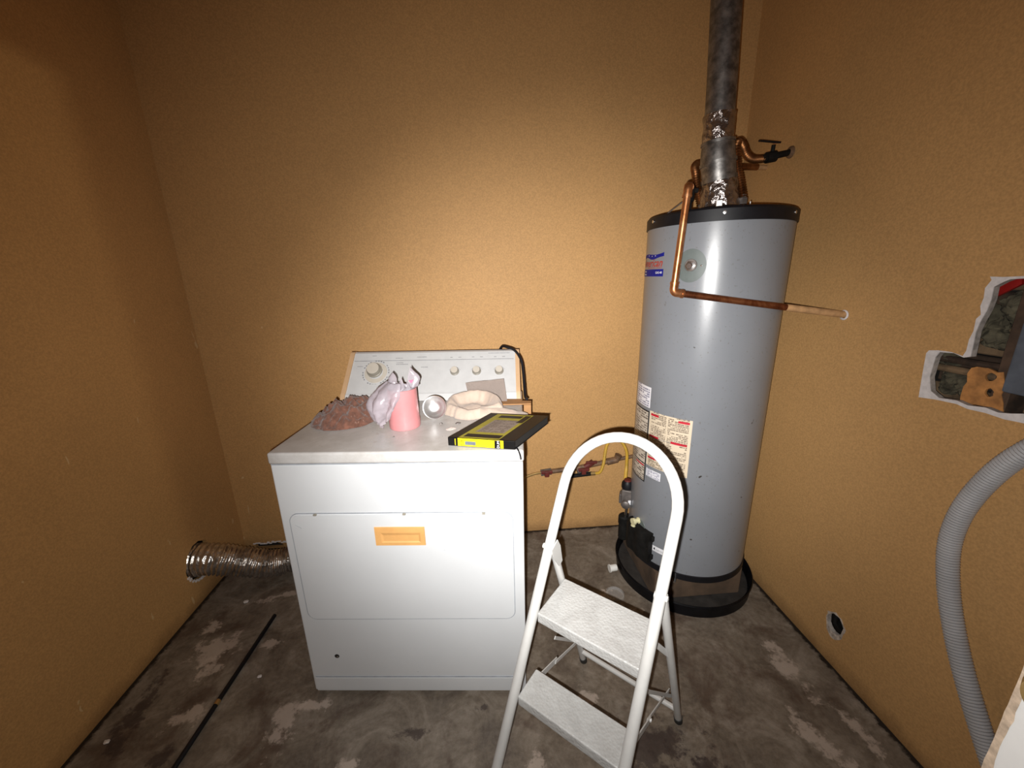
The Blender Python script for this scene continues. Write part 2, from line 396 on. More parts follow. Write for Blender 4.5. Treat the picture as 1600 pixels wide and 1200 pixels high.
def prism(poly, h, mtx=None, bev=0.0, bm=None):
    """extruded polygon in local xy, from z=0 to z=h"""
    own = bm is None
    if own: bm = bmesh.new()
    a = [bm.verts.new((x, y, 0)) for x, y in poly]; b = [bm.verts.new((x, y, h)) for x, y in poly]
    tris = tessellate_polygon([[Vector((x, y, 0)) for x, y in poly]])
    for t in tris:
        for L in (a, b):
            try: bm.faces.new([L[i] for i in t])
            except ValueError: pass
    n = len(poly)
    for i in range(n): bm.faces.new((a[i], a[(i+1) % n], b[(i+1) % n], b[i]))
    if mtx is not None: bmesh.ops.transform(bm, matrix=mtx, verts=a+b)
    return bm
def rrect(x0, x1, y0, y1, r, n=5):
    out = []
    for cx_, cy_, a0 in ((x1-r, y1-r, 0), (x0+r, y1-r, 90), (x0+r, y0+r, 180), (x1-r, y0+r, 270)):
        for k in range(n+1):
            a = math.radians(a0+90*k/n); out.append((cx_+r*math.cos(a), cy_+r*math.sin(a)))
    return out
def sheet(poly, holes, thick, mtx, edge=False):
    """flat slab with holes; poly/holes in local xy, slab from z=0 to z=thick"""
    bm = bmesh.new(); loops = [poly] + holes
    tri = tessellate_polygon([[Vector((x, y, 0)) for x, y in L] for L in loops])
    flat = [p for L in loops for p in L]
    a = [bm.verts.new((x, y, 0)) for x, y in flat]; b = [bm.verts.new((x, y, thick)) for x, y in flat]
    for t in tri:
        for L in (a, b):
            try: bm.faces.new([L[i] for i in t])
            except ValueError: pass
    k = 0
    for L in loops:
        n = len(L)
        for i in range(n):
            f = bm.faces.new((a[k+i], a[k+(i+1) % n], b[k+(i+1) % n], b[k+i])); f.material_index = 1 if (k and edge) else 0
        k += n
    bmesh.ops.transform(bm, matrix=mtx, verts=bm.verts); return bm
def text_bm(s, size, shear=0.0, spacing=1.0, bold=0.0):
    cu = bpy.data.curves.new('txt', 'FONT'); cu.body = s; cu.size = size; cu.shear = shear; cu.space_character = spacing; cu.offset = bold; cu.resolution_u = 2
    o = bpy.data.objects.new('txt', cu); COL.objects.link(o); bpy.context.view_layer.update()
    me = bpy.data.meshes.new_from_object(o.evaluated_get(bpy.context.evaluated_depsgraph_get()))
    bm = bmesh.new(); bm.from_mesh(me); bpy.data.objects.remove(o); bpy.data.curves.remove(cu); bpy.data.meshes.remove(me)
    return bm

# ------------------------------------------------------------------ room
XL, XR, YB, YF, ZC = -1.3147, 1.2206, 1.904, -0.25, 2.62
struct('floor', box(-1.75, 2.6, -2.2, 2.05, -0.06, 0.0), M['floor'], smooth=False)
struct('ceiling', box(-1.5, 1.45, YF-.1, 2.05, ZC, ZC+.05), M['ceiling'], smooth=False)
# back wall, with a small ragged gap broken out at its foot near the left corner
def jag(pts, amp, n=3):
    out = []
    m = len(pts)
    for i in range(m):
        a, b = Vector(pts[i]), Vector(pts[(i+1) % m])
        for k in range(n):
            p = a.lerp(b, k/n)
            if k: p += Vector((random.uniform(-amp, amp), random.uniform(-amp, amp)))
            out.append((p.x, p.y))
    return out
gap = [(-1.262, 0.004), (-1.262, .034), (-1.225, .040), (-1.19, .030), (-1.15, .036), (-1.12, .022), (-1.12, .004)]
bw = struct('wall_back', sheet([(XL-.1, 0), (XR+.1, 0), (XR+.1, ZC), (XL-.1, ZC)], [gap[::-1]], .02, frame((0, YB+.02, 0), (0, -1, 0), (1, 0, 0))), M['wall'], smooth=False)
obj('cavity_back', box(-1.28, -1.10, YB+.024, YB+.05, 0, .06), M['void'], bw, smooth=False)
pe = bmesh.new()
for k in range(15):
    x = -1.268 + .012*k; z = .036 + random.uniform(-.004, .006)
    add_box(pe, x-.004, x+.009, YB-.006, YB-.0002, z-.002, z+random.uniform(.003, .009), .001, 1)
obj('torn_plaster_edge', pe, M['plaster'], bw)
# left wall with the round duct opening
def circ(cx_, cy_, r, n=24, amp=0.0):
    return [(cx_+(r+random.uniform(-amp, amp))*math.cos(2*PI*k/n), cy_+(r+random.uniform(-amp, amp))*math.sin(2*PI*k/n)) for k in range(n)]
dh_ = circ(1.60, .19, .082, 28, .006)
lw = struct('wall_left', sheet([(YF, 0), (YB+.02, 0), (YB+.02, ZC), (YF, ZC)], [dh_[::-1]], .02, frame((XL-.02, 0, 0), (1, 0, 0), (0, 1, 0))), M['wall'], smooth=False)
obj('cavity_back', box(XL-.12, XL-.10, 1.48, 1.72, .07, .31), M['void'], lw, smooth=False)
pe = bmesh.new()
for k in range(9):
    a = math.radians(200 + 12*k); y = 1.60+.088*math.cos(a); z = .19+.088*math.sin(a)
    add_box(pe, XL+.0002, XL+.006, y-.006, y+.007, z-.005, z+random.uniform(.002, .008), .001, 1)
obj('torn_plaster_edge', pe, M['plaster'], lw)
# right wall: big torn opening, small round hole, pipe stubs
inner = [(.60, 1.366), (.70, 1.368), (.80, 1.366), (.841, 1.363), (.852, 1.357), (.867, 1.345), (.865, 1.316), (.867, 1.29), (.873, 1.263), (.876, 1.238), (.874, 1.208), (.872, 1.175), (.885, 1.17), (.908, 1.177), (.94, 1.174), (.947, 1.158), (.948, 1.103), (.937, 1.067), (.914, 1.054), (.874, 1.059), (.849, 1.054), (.814, 1.060), (.789, 1.056), (.767, 1.061), (.747, 1.068), (.70, 1.066), (.60, 1.07)]
outer = [(.588, 1.376), (.70, 1.374), (.82, 1.370), (.854, 1.368), (.880, 1.369), (.875, 1.361), (.883, 1.342), (.880, 1.319), (.882, 1.299), (.876, 1.279), (.883, 1.268), (.881, 1.238), (.885, 1.216), (.884, 1.188), (.888, 1.1735), (.915, 1.179), (.945, 1.178), (.966, 1.174), (.971, 1.165), (.967, 1.11), (.961, 1.041), (.919, 1.047), (.872, 1.050), (.847, 1.045), (.811, 1.047), (.774, 1.044), (.754, 1.046), (.70, 1.05), (.588, 1.055)]
rh = [(1.033+.031*math.cos(a)+random.uniform(-.002, .002), .166+.037*math.sin(a)+random.uniform(-.002, .002)) for a in [2*PI*k/22 for k in range(22)]]
MR = frame((XR, 0, 0), (1, 0, 0), (0, 1, 0))           # local x = world y, local y = world z, thickness outwards
rw = struct('wall_right', sheet([(YF, 0), (YB+.02, 0), (YB+.02, ZC), (YF, ZC)], [inner[::-1], rh[::-1]], .014, MR, True), [M['wall'], M['gypsum']], smooth=False)
tri = None
# torn white paper/gypsum border left around the opening (slightly proud of the paint)
def ring_between(out, inn, h, mtx, mat, name, parent):
    bm = bmesh.new(); tri = tessellate_polygon([[Vector((x, y, 0)) for x, y in out], [Vector((x, y, 0)) for x, y in inn[::-1]]])
    flat = out + inn[::-1]
    a = [bm.verts.new((x, y, h)) for x, y in flat]
    b = [bm.verts.new((x, y, 0)) for x, y in flat]
    for t in tri:
        try: bm.faces.new([a[i] for i in t])
        except ValueError: pass
    for (s, n) in ((0, len(out)), (len(out), len(inn))):
        for i in range(n): bm.faces.new((a[s+i], a[s+(i+1) % n], b[s+(i+1) % n], b[s+i]))
    bmesh.ops.transform(bm, matrix=mtx, verts=bm.verts)
    return obj(name, bm, mat, parent, smooth=False)
MRP = frame((XR, 0, 0), (-1, 0, 0), (0, -1, 0))         # proud side: local x = -y
neg = lambda L: [(-x, y) for x, y in L]
ring_between(neg(outer)[::-1], neg(inner)[::-1], .0022, MRP, M['plaster'], 'torn_plaster_edge', rw)['label'] = 'torn white plasterboard border around the big opening'
rr_out = [(1.033+(.031+.002+random.uniform(0, .009))*math.cos(a), .166+(.037+.002+random.uniform(0, .007)+(.018 if math.sin(a) < -.3 else 0))*math.sin(a)) for a in [2*PI*k/22 for k in range(22)]]
ring_between(neg(rr_out)[::-1], neg(rh)[::-1], .0012, MRP, M['plaster_dirty'], 'torn_plaster_edge', rw)['label'] = 'chipped white plaster around the small round hole'
# cavity of the big opening
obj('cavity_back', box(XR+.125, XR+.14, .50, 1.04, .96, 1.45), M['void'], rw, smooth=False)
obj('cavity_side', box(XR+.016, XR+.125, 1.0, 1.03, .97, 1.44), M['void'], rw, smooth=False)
for (z0, z1, dx_, m) in ((.985, 1.075, .0, 'wood_old'), (1.08, 1.165, .008, 'wood_dark'), (1.17, 1.245, .004, 'wood_old'), (1.25, 1.33, .010, 'wood_dark'), (1.335, 1.42, .0, 'wood_old')):
    obj('plank', box(XR+.085+dx_, XR+.105+dx_, .52, 1.02, z0, z1, bev=.003, seg=1), M[m], rw)
obj('stud', box(XR+.03, XR+.085, .80, .835, .97, 1.44, bev=.002, seg=1), M['wood_dark'], rw)['label'] = 'dark vertical stud inside the opening'
obj('conduit', tube([(XR+.048, .99, 1.150), (XR+.050, .52, 1.156)], .009, 10), M['wood_dark'], rw)
obj('conduit', tube([(XR+.050, .99, 1.124), (XR+.052, .52, 1.130)], .010, 10), M['wood_old'], rw)
tp = jag([(.885, 1.142), (.822, 1.146), (.80, 1.05), (.888, 1.05)], .005, 5)
obj('rusty_plate', sheet(tp, [circ(.836, 1.090, .010, 12, .002), circ(.842, 1.128, .011, 12, .002)], .006, frame((XR+.028, 0, 0), (1, 0, 0), (0, 1, 0))), M['rust'], rw, smooth=False)['label'] = 'rust-stained tan plate with two holes'
fb = bmesh.new()
for (y, z, rx, rz) in ((.945, 1.09, .030, .035), (.962, 1.15, .018, .026), (.90, 1.255, .032, .040), (.86, 1.30, .026, .032), (.905, 1.08, .028, .024), (.88, 1.215, .026, .026)):
    v = bmesh.ops.create_icosphere(fb, subdivisions=4, radius=1.0, matrix=Matrix.Translation((XR+.075, y, z)) @ Matrix.Diagonal((.03, rx, rz, 1)))['verts']
    for q in v: q.co += Vector(noise.noise_vector(q.co*45))*.014 + Vector(noise.noise_vector(q.co*130))*.007
obj('insulation_wad', fb, M['mould'], rw)
obj('junction_box', box(XR+.020, XR+.075, .62, .812, 1.10, 1.27, bev=.006), M['slate'], rw)['label'] = 'blue-grey outlet box inside the opening'
obj('wire_tag', prism([(.905, 1.343), (.896, 1.319), (.878, 1.322), (.84, 1.352), (.845, 1.372), (.88, 1.372)], .008, frame((XR+.03, 0, 0), (1, 0, 0), (0, 1, 0))), M['red_bit'], rw)['label'] = 'red plastic scrap in the upper corner of the opening'
obj('pale_lath', box(XR+.05, XR+.06, .64, .83, 1.205, 1.335, bev=.003, seg=1), M['rust'], rw)
# cavity behind round hole with a pipe stub in it
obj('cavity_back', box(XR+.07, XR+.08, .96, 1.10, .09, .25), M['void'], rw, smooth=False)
obj('hole_stub', lathe([(.024, 0), (.024, .03), (.020, .03), (.020, 0)], 20, frame((XR+.055, 1.030, .160), (-1, 0, 0)), close=True), M['black_rough'], rw)

# front wall (behind the photographer) with the doorway, and the jambs
for nm, b_ in (('wall_front', (-1.5, -.47, YF-.10, YF, 0, ZC)), ('wall_front', (.50, 1.45, YF-.10, YF, 0, ZC)), ('wall_front', (-.47, .50, YF-.10, YF, 2.04, ZC))):
    struct(nm, box(*b_), M['wall'], smooth=False)
for nm, b_ in (('trim_1', (-.47, -.45, YF-.11, YF+.01, 0, 2.04)), ('trim_2', (.48, .50, YF-.11, YF+.01, 0, 2.04)), ('trim_3', (-.47, .50, YF-.11, YF+.01, 2.02, 2.04))):
    struct(nm, box(*b_, bev=.002), M['door'])
# the open door leaf at the right: hinged on the right jamb, swung into the room
hx, hy = .505, -.235; ex_, ey_ = .640, .3195
dl = math.hypot(ex_-hx, ey_-hy); da = math.atan2(ey_-hy, ex_-hx)
door = empty('door_1', (hx, hy, 0), da); door['kind'] = 'structure'; door['label'] = 'white door standing open at lower right with a chipped cream edge'
pts = [(0, .01), (dl-.004, .01), (dl-.004, 1.99), (0, 1.99)]
obj('door_leaf', box(0, dl-.004, -.036, 0, .01, 2.0, bev=.002), M['door'], door)
eb = bmesh.new(); z = .01; prev = None; i = 0
while z < 1.99:
    wdt = .0016 + .0016*noise.noise((z*23, 0, 0)) + (.0015 if i % 7 == 0 else 0)
    cur = [eb.verts.new(c) for c in ((dl-.010-wdt*1.2, .0008, z), (dl-.003+wdt*.4, .0008, z), (dl-.003+wdt*.4, -.0368, z), (dl-.010-wdt, -.0368, z))]
    if prev:
        for k in range(3): eb.faces.new((prev[k], prev[k+1], cur[k+1], cur[k]))
    prev = cur; z += .012; i += 1
obj('door_edge', eb, M['door_edge'], door, smooth=False)['label'] = 'ragged cream edge strip where paint has chipped off'
obj('door_knob', lathe([(0, .058), (.018, .056), (.027, .046), (.027, .034), (.012, .026), (.010, .008), (.028, .006), (.030, 0)], 24, frame((dl-.07, 0, .95), (0, 1, 0))), M['brass'], door)

# ------------------------------------------------------------------ dryer
DX, DY, DR, DW, DH = -.6319, 1.0845, -.094, .737, .9174
dry = empty('clothes_dryer', (DX, DY, 0), DR)
tag(dry, 'white front-loading clothes dryer with a tan door handle, cluttered on top', 'dryer')
obj('cabinet', box(0, DW, .002, .60, .012, .879, bev=.006), M['enamel'], dry)
obj('cabinet_feet', box(.03, DW-.03, .05, .58, 0, .014), M['black'], dry)
tb = bmesh.new(); add_box(tb, -.002, DW+.002, -.003, .60, .881, DH, .007, 3); tp_o = obj('top_panel', tb, M['enamel_dusty'], dry)
obj('lip_seam', box(.004, DW-.004, .0, .1, .878, .882), M['seam'], dry)
# lower kick panel
obj('kick_panel', box(.010, DW-.010, -.002, .02, .016, .074, bev=.002), M['enamel'], dry)
obj('kick_seam', box(.012, DW-.012, -.0006, .02, .0735, .0775), M['seam'], dry)
MF = frame((0, 0, 0), (0, -1, 0), (1, 0, 0))    # local x=u, y=z, z towards viewer
def MFz(o): m = MF.copy(); m.translation = Vector((0, -o, 0)); return m
obj('door_seam', prism(rrect(.027, .705, .323, .719, .030), .002, MFz(-.0008)), M['seam'], dry, smooth=False)
dp = bmesh.new(); prism(rrect(.0295, .7025, .3255, .7165, .028, 8), .005, MFz(0), bm=dp)
es = [e for e in dp.edges if all(abs(v.co.y+.005) < 1e-5 for v in e.verts) and len(e.link_faces) == 2 and abs(e.link_faces[0].normal.dot(e.link_faces[1].normal)) < .5]
bmesh.ops.recalc_face_normals(dp, faces=dp.faces)
es = [e for e in dp.edges if all(abs(v.co.y+.005) < 1e-5 for v in e.verts) and e.is_manifold and e.calc_face_angle() > 1]
bmesh.ops.bevel(dp, geom=es, offset=.0035, segments=2, affect='EDGES')
door_p = obj('door', dp, M['enamel'], dry, auto=50)
# raised inner lip line of the door
lp = bmesh.new(); sheet_out = rrect(.040, .692, .333, .706, .022, 8)
pth = [Vector((x, -.005, z)) for x, z in sheet_out]; pth.append(pth[0])
hb = bmesh.new()
o_, i_ = (.284, .437, .609, .673), (.303, .423, .620, .654)
def quadring(bm, A, yA, B_, yB):
    a = [bm.verts.new((A[k], yA, A[l])) for k, l in ((0, 2), (1, 2), (1, 3), (0, 3))]
    b = [bm.verts.new((B_[k], yB, B_[l])) for k, l in ((0, 2), (1, 2), (1, 3), (0, 3))]
    for k in range(4): bm.faces.new((a[k], a[(k+1) % 4], b[(k+1) % 4], b[k]))
    return b
quadring(hb, o_, -.005, (o_[0]+.001, o_[1]-.001, o_[2]+.001, o_[3]-.001), -.0085)
quadring(hb, (o_[0]+.001, o_[1]-.001, o_[2]+.001, o_[3]-.001), -.0085, i_, -.0085)
b = quadring(hb, i_, -.0085, (i_[0]+.006, i_[1]-.006, i_[2]+.003, i_[3]-.010), -.0056); hb.faces.new(b)
obj('door_handle', hb, M['handle_tan'], door_p, smooth=False)['label'] = 'orange-tan recessed pull at the top of the dryer door'
for u in (.110, .379, .617):
    obj('hinge_bumper', prism(rrect(u-.005, u+.005, .7125, .7185, .0025, 3), .0062, MFz(.0)), M['knob_side'], door_p)
obj('screw_hole', lathe([(0, .001), (.0075, .001), (.009, 0)], 18, frame((.097, .0025, .165), (0, -1, 0))), M['void'], dry)
obj('screw_plug', prism([(.002, -.003), (.008, -.001), (.006, .004), (.001, .001)], .0015, frame((.095, .0012, .165), (0, -1, 0), (1, 0, 0))), M['steel'], dry)
# small paint scrapes on the front
sb = bmesh.new()
for (u, z_, l, a) in ((.60, .80, .012, -.5), (.665, .795, .018, 0), (.672, .786, .020, .1), (.55, .800, .006, -.7), (.02, .022, .02, .1), (.045, .683, .022, -.6), (.49, .59, .004, 0), (.365, .10, .005, 0)):
    m_ = frame((u, -.0006 if z_ > .72 or z_ < .3 else -.0056, z_), (0, -1, 0), (1, 0, 0)) @ Matrix.Rotation(a, 4, 'Z')
    prism([(0, 0), (l, .0006), (l, -.0006)], .0004, m_, bm=sb)
obj('paint_scrapes', sb, M['seam'], dry, smooth=False)['kind'] = 'stuff'
# control console: sloped face
c0, c1 = Vector((0, .490, DH+.030)), Vector((0, .605, DH+.172))
cb = bmesh.new()
prof = [(.470, DH+.001), (.482, DH+.026), (.490, DH+.032), (.605, DH+.172), (.618, DH+.176), (.640, DH+.17), (.650, DH+.0)]
for uu0, uu1 in ((.022, .716),):
    A = [cb.verts.new((uu0 + (.012*(z_-DH)/.17), y, z_)) for y, z_ in prof]; B_ = [cb.verts.new((uu1 - (.004*(z_-DH)/.17), y, z_)) for y, z_ in prof]
    for k in range(len(prof)): cb.faces.new((A[k], A[(k+1) % len(prof)], B_[(k+1) % len(prof)], B_[k]))
    cb.faces.new(A[::-1]); cb.faces.new(B_)
con = obj('control_console', cb, M['console'], dry, auto=20)
def capend(ua, ub, sh):
    bm = bmesh.new(); A = []; B_ = []
    for y, z_ in prof:
        g = 1.0; s_ = sh*(z_-DH)/.17
        A.append(bm.verts.new((ua+s_, y-.004, z_+.003 if z_ > DH+.01 else z_))); B_.append(bm.verts.new((ub+s_, y-.004, z_+.003 if z_ > DH+.01 else z_)))
    for k in range(len(prof)): bm.faces.new((A[k], A[(k+1) % len(prof)], B_[(k+1) % len(prof)], B_[k]))
    bm.faces.new(A[::-1]); bm.faces.new(B_); return bm
obj('console_end_cap', capend(.004, .022, .012), M['yellowed'], con)['label'] = 'yellowed end cap of the console'
obj('console_end_cap', capend(.716, .733, -.004), M['yellowed'], con)['label'] = 'yellowed end cap of the console'
cdir = (c1-c0).normalized(); cn = Vector((0, -cdir.z, cdir.y)); clen = (c1-c0).length
def CM(u, t, off=0.0): return frame(Vector((u, c0.y, c0.z)) + cdir*clen*t + cn*off, cn, (1, 0, 0))
for t_ in (.13, .80):      # moulded horizontal lines
    obj('moulding_line', prism([(0, -.0009), (.670, -.0009), (.670, .0009), (0, .0009)], .0010, CM(.036, t_)), M['print'] if t_ > .5 else M['console'], con, smooth=False)
def knob(u, t, r, h, name, label=None):
    k = obj(name, lathe([(r*1.08, 0), (r*1.05, h*.25), (r*.96, h*.3), (r*.92, h*.82), (r*.84, h), (0, h*1.0)], 28, CM(u, t, .001)), [M['knob_side']], con)
    obj('knob_face', lathe([(r*.84, 0), (r*.80, .0016), (0, .0016)], 28, CM(u, t, h+.001)), M['knob'], k)
    if label: k['label'] = label
    return k
knob(.128, .55, .030, .026, 'cycle_dial', 'large cycle dial at left of console')
obj('dial_skirt', lathe([(.047, 0), (.046, .0025), (.030, .003)], 36, CM(.134, .50, .0005)), M['knob'], con)
rg = bmesh.new()
for k in range(30):
    a = 2*PI*k/30
    if k % 10 in (4, 9): continue
    m_ = CM(.134, .50, .0008) @ Matrix.Rotation(a, 4, 'Z') @ Matrix.Translation((.054, 0, 0))
    prism([(-.0025, -.0035), (.0025, -.0035), (.0025, .0030), (-.0025, .0030)], .0002, m_, bm=rg)
obj('dial_markings', rg, M['print'], con, smooth=False)['kind'] = 'stuff'
for u in (.462, .553, .646):
    knob(u, .50, .0172, .018, 'selector_knob')
    mk_ = bmesh.new(); add_lathe(mk_, [(.0235, 0), (.0245, 0)], 30, CM(u, .48, .0006))
    for (du, t2, l) in ((-.014, .22, .028), (-.022, .86, .010), (.012, .86, .012)):
        prism([(0, -.0012), (l, -.0012), (l, .0012), (0, .0012)], .0002, CM(u+du, t2, .0003), bm=mk_)
    obj('knob_markings', mk_, M['print'], con, smooth=False)['kind'] = 'stuff'
mk_ = bmesh.new()
for (u, t2, l) in ((.05, .60, .028), (.052, .66, .024), (.045, .28, .022), (.05, .25, .02), (.11, .93, .018), (.215, .70, .05), (.215, .74, .03), (.32, .62, .03), (.32, .56, .042), (.21, .86, .03), (.30, .88, .04), (.60, .955, .09), (.06, .80, .03)):
    x = 0
    while x < l:
        ww = random.uniform(.002, .006); prism([(x, -.0014), (min(x+ww, l), -.0014), (min(x+ww, l), .0014), (x, .0014)], .0002, CM(u, t2, .0003), bm=mk_); x += ww+.0012
obj('panel_markings', mk_, M['print'], con, smooth=False)['kind'] = 'stuff'
# power cord looping over the right end of the console
tag(obj('power_cord', tube(catmull([(.640, .655, DH+.150), (.655, .630, DH+.186), (.680, .606, DH+.188), (.712, .590, DH+.176), (.737, .570, DH+.140), (.745, .545, DH+.095), (.7485, .512, DH+.045), (.751, .475, DH+.012), (.757, .445, DH+.010)], 8), .0055, 8), M['black'], dry), 'black cord draped over right end of console')

# ---- loose things on the dryer (world objects placed in dryer coordinates)
cD, sD = math.cos(DR), math.sin(DR)
def DP(u, v, z=0.0): return Vector((DX+u*cD-v*sD, DY+u*sD+v*cD, DH+z))
# tan cardboard strip in front of the console, bent down over the right edge
st_ = bmesh.new()
poly = [(.56, .405), (.60, .395), (.70, .398), (.772, .402), (.774, .435), (.738, .440), (.735, .462), (.60, .468), (.56, .462)]
prism(poly, .004, Matrix.Translation((0, 0, .0015)), bm=st_)
prism([(.744, .400), (.772, .400), (.772, .412), (.744, .412)], .052, Matrix.Translation((0, 0, -.052)), bm=st_)
co = obj('cardboard_strip', st_, M['cardboard'], smooth=False); co.location = (DX, DY, DH); co.rotation_euler = (0, 0, DR)
tag(co, 'tan cardboard strip below the console, sticking out past the right edge', 'cardboard')
# brown rag
def mound(name, cu, cv, ru, rv, h, amp, fscale, mat, seed, rot=0.0, shape=None, n=54, base=.0015):
    bm = bmesh.new(); N = n; vs_ = {}
    for i in range(N+1):
        for j in range(N+1):
            a = -1+2*i/N; b = -1+2*j/N
            # square to disc
            x = a*math.sqrt(1-b*b/2); y = b*math.sqrt(1-a*a/2)
            r = math.hypot(x, y); ang = math.atan2(y, x)
            edge = 1 + .13*noise.noise((math.cos(ang)*1.6+seed, math.sin(ang)*1.6, 0)) + .05*noise.noise((math.cos(ang)*5+seed, math.sin(ang)*5, 3))
            px, py = x*ru*edge, y*rv*edge
            hh = shape(x, y, r, ang) if shape else (1-r**2.6)
            w1 = abs(noise.noise((px*fscale+seed, py*fscale, 1.3))); w2 = noise.noise((px*fscale*2.3, py*fscale*2.3+seed, 4.0)); w3 = noise.noise((px*fscale*6, py*fscale*6+seed, 4.0))
            z = base + max(0.0, h*hh + (amp*(w1*1.5-.45) + amp*.45*w2 + amp*.20*w3)*(1-r**6))
            c, s_ = math.cos(rot), math.sin(rot)
            vs_[i, j] = bm.verts.new((px*c-py*s_, px*s_+py*c, z))
    for i in range(N):
        for j in range(N): bm.faces.new((vs_[i, j], vs_[i+1, j], vs_[i+1, j+1], vs_[i, j+1]))
    # flat underside
    rim = [vs_[i, 0] for i in range(N)] + [vs_[N, j] for j in range(N)] + [vs_[N-i, N] for i in range(N)] + [vs_[0, N-j] for j in range(N)]
    low = [bm.verts.new((v.co.x*.98, v.co.y*.98, .0004)) for v in rim]
    for k in range(len(rim)): bm.faces.new((rim[k], rim[(k+1) % len(rim)], low[(k+1) % len(rim)], low[k]))
    bm.faces.new(low)
    o = obj(name, bm, mat, auto=80); o.location = DP(cu, cv); o.rotation_euler = (0, 0, DR); return o
rag = mound('rag', .112, .290, .128, .130, .070, .034, 24, M['rag'], 3.1, .25, shape=lambda x, y, r, a: (1-r**3)*(.80+.35*x-.1*y))
tag(rag, 'crumpled reddish-brown rag heaped on the left of the dryer top', 'rag')
# pink tumbler
cup = obj('tumbler', lathe([(0, .003), (.046, .003), (.0495, .0), (.0505, .004), (.0505, .026), (.0490, .029), (.0468, .128), (.0478, .132), (.0458, .132), (.0448, .128), (.0468, .031), (.044, .008), (0, .006)], 48), M['pink'])
cup.location = DP(.345, .200, .0005); tag(cup, 'pink plastic tumbler with a white bag stuffed in its mouth', 'cup')
# plastic bag, standing out of the tumbler and hanging down its left side
bg = bmesh.new()
def grid(bm, fn, nu, nv):
    V = [[bm.verts.new(fn(i/nu, j/nv)) for j in range(nv+1)] for i in range(nu+1)]
    for i in range(nu):
        for j in range(nv): bm.faces.new((V[i][j], V[i+1][j], V[i+1][j+1], V[i][j+1]))
def crumple(p, a1=.006, s1=28, a2=.0025, s2=80):
    p = Vector(p); return p + a1*Vector(noise.noise_vector(p*s1)) + a2*Vector(noise.noise_vector(p*s2+Vector((5, 5, 5))))
def lobe_up(s, t):      # tuft rising out of the mouth
    a = 2*PI*s; r = .041*(1+.12*t) + .010*math.sin(5*a+1)*t + .005*math.sin(9*a)
    ear = .050*math.exp(-((a-.15)/.42)**2) + .050*math.exp(-((a-2*PI-.15)/.42)**2) + .034*math.exp(-((a-3.0)/.5)**2) + .016*math.exp(-((a-4.6)/.5)**2)
    z = .088 + t*(.056 + ear) + .010*math.sin(7*a)*t
    if t > .7: r *= 1-(t-.7)*1.5
    if z < .136: r = min(r, .039); return crumple((r*math.cos(a), r*math.sin(a), z), .003, 28, .001)
    return crumple((.005+r*math.cos(a), r*.85*math.sin(a), z))
grid(bg, lobe_up, 60, 14)
def lobe_cap(s, t):
    a = 2*PI*s; r = .034*(1-t); return crumple((.002+r*math.cos(a), r*math.sin(a)*.8, .150-.02*(1-t)+.012*math.sin(3*a)*(1-t)), .007, 34)
grid(bg, lobe_cap, 40, 8)
def drape(s, t):        # sheet over the rim, down the left side
    a = math.radians(282 - 150*s)       # around the cup, front to back-left
    fall = t
    R_ = .049 + .020*math.sin(fall*PI*.5) + .030*math.sin(min(1, fall*1.05)*PI)*math.exp(-((s-.55)/.45)**2) + .008*math.sin(s*24)*min(1, fall*2)
    lim = .0 + .10*abs(s-.45)
    z = .156 - fall*(.150 - lim*.9)
    if t < .12: R_ = .030 + (t/.12)*.017; z = .150 + .008*math.sin(t/.12*PI)
    a2 = a + (math.radians(212)-a)*max(0, fall-.35)*.62
    return crumple((R_*math.cos(a2)*1.12 - .006*fall, R_*math.sin(a2), max(.0025, z)), .005, 34, .0025, 90)
grid(bg, drape, 50, 40)
for v in bg.verts: v.co.z = max(v.co.z, .002)
bag = obj('plastic_bag', bg, M['bag'], auto=180); bag.location = DP(.345, .200, 0.0); bag.rotation_euler = (0, 0, DR)
tag(bag, 'crumpled thin white plastic bag spilling out of the pink tumbler', 'bag')
obj('printed_patch', prism([(-.008, .004), (.007, .006), (.0, -.005)], .0006, frame((.042, -.030, .160), (.2, -1, .3), (1, .2, 0))), M['magenta'], bag)['label'] = 'small magenta printed mark on the bag'
# metal lid leaning back against the towel
mt = frame(DP(.432, .268, .0405), (-.05, -.93, .30), (1, 0, 0))
lid = obj('metal_lid', lathe([(0, -.010), (.012, -.012), (.020, -.010), (.030, -.004), (.0365, .002), (.0405, .003), (.0415, .001), (.0405, -.001), (.036, -.002), (.029, -.008), (.019, -.014), (0, -.014)], 48, mt), M['alu'])
tag(lid, 'small round silver metal dish propped up beside the pink tumbler', 'dish')
# towel : rolled rim, sunken middle, tail to the right
def tshape(x, y, r, a):
    rim = math.exp(-((r-.80)/.20)**2); inn = .60*math.exp(-(r/.62)**2)
    return (rim*(.92+.30*math.sin(a)) + inn*.9)*(1 if r < .93 else max(0, (1-r)/.07)**.5)
tw = mound('towel', .562, .335, .112, .088, .046, .008, 16, M['towel'], 8.4, -.10, tshape, 60)
tag(tw, 'cream towel coiled into a shallow oval with a loose tail', 'towel')
tl_ = bmesh.new()
def tail(s, t):
    u = .030 + .165*s; wv = .038*(1-.55*s) + .008
    v_ = -.058 + .01*math.sin(s*4) + (t-.5)*2*wv
    h = (.030*(1-s)**.7 + .006)*math.sqrt(max(0, 1-((t-.5)*2)**2)) + .004*noise.noise((u*40, v_*60, 0))
    return (u, v_, .0015 + max(0, h))
grid(tl_, tail, 40, 16)
obj('towel_tail', tl_, M['towel'], tw, auto=80)
fl = bmesh.new()
def flap(s, t):
    u = -.055 + .150*s - .012*t; z = t*(.072+.014*s) + .002
    return (u, .0 + .018*math.sin(t*PI*.5) + .006*noise.noise((u*30, z*20, 2)), z)
grid(fl, flap, 20, 10)
bmesh.ops.solidify(fl, geom=fl.faces[:], thickness=.004)
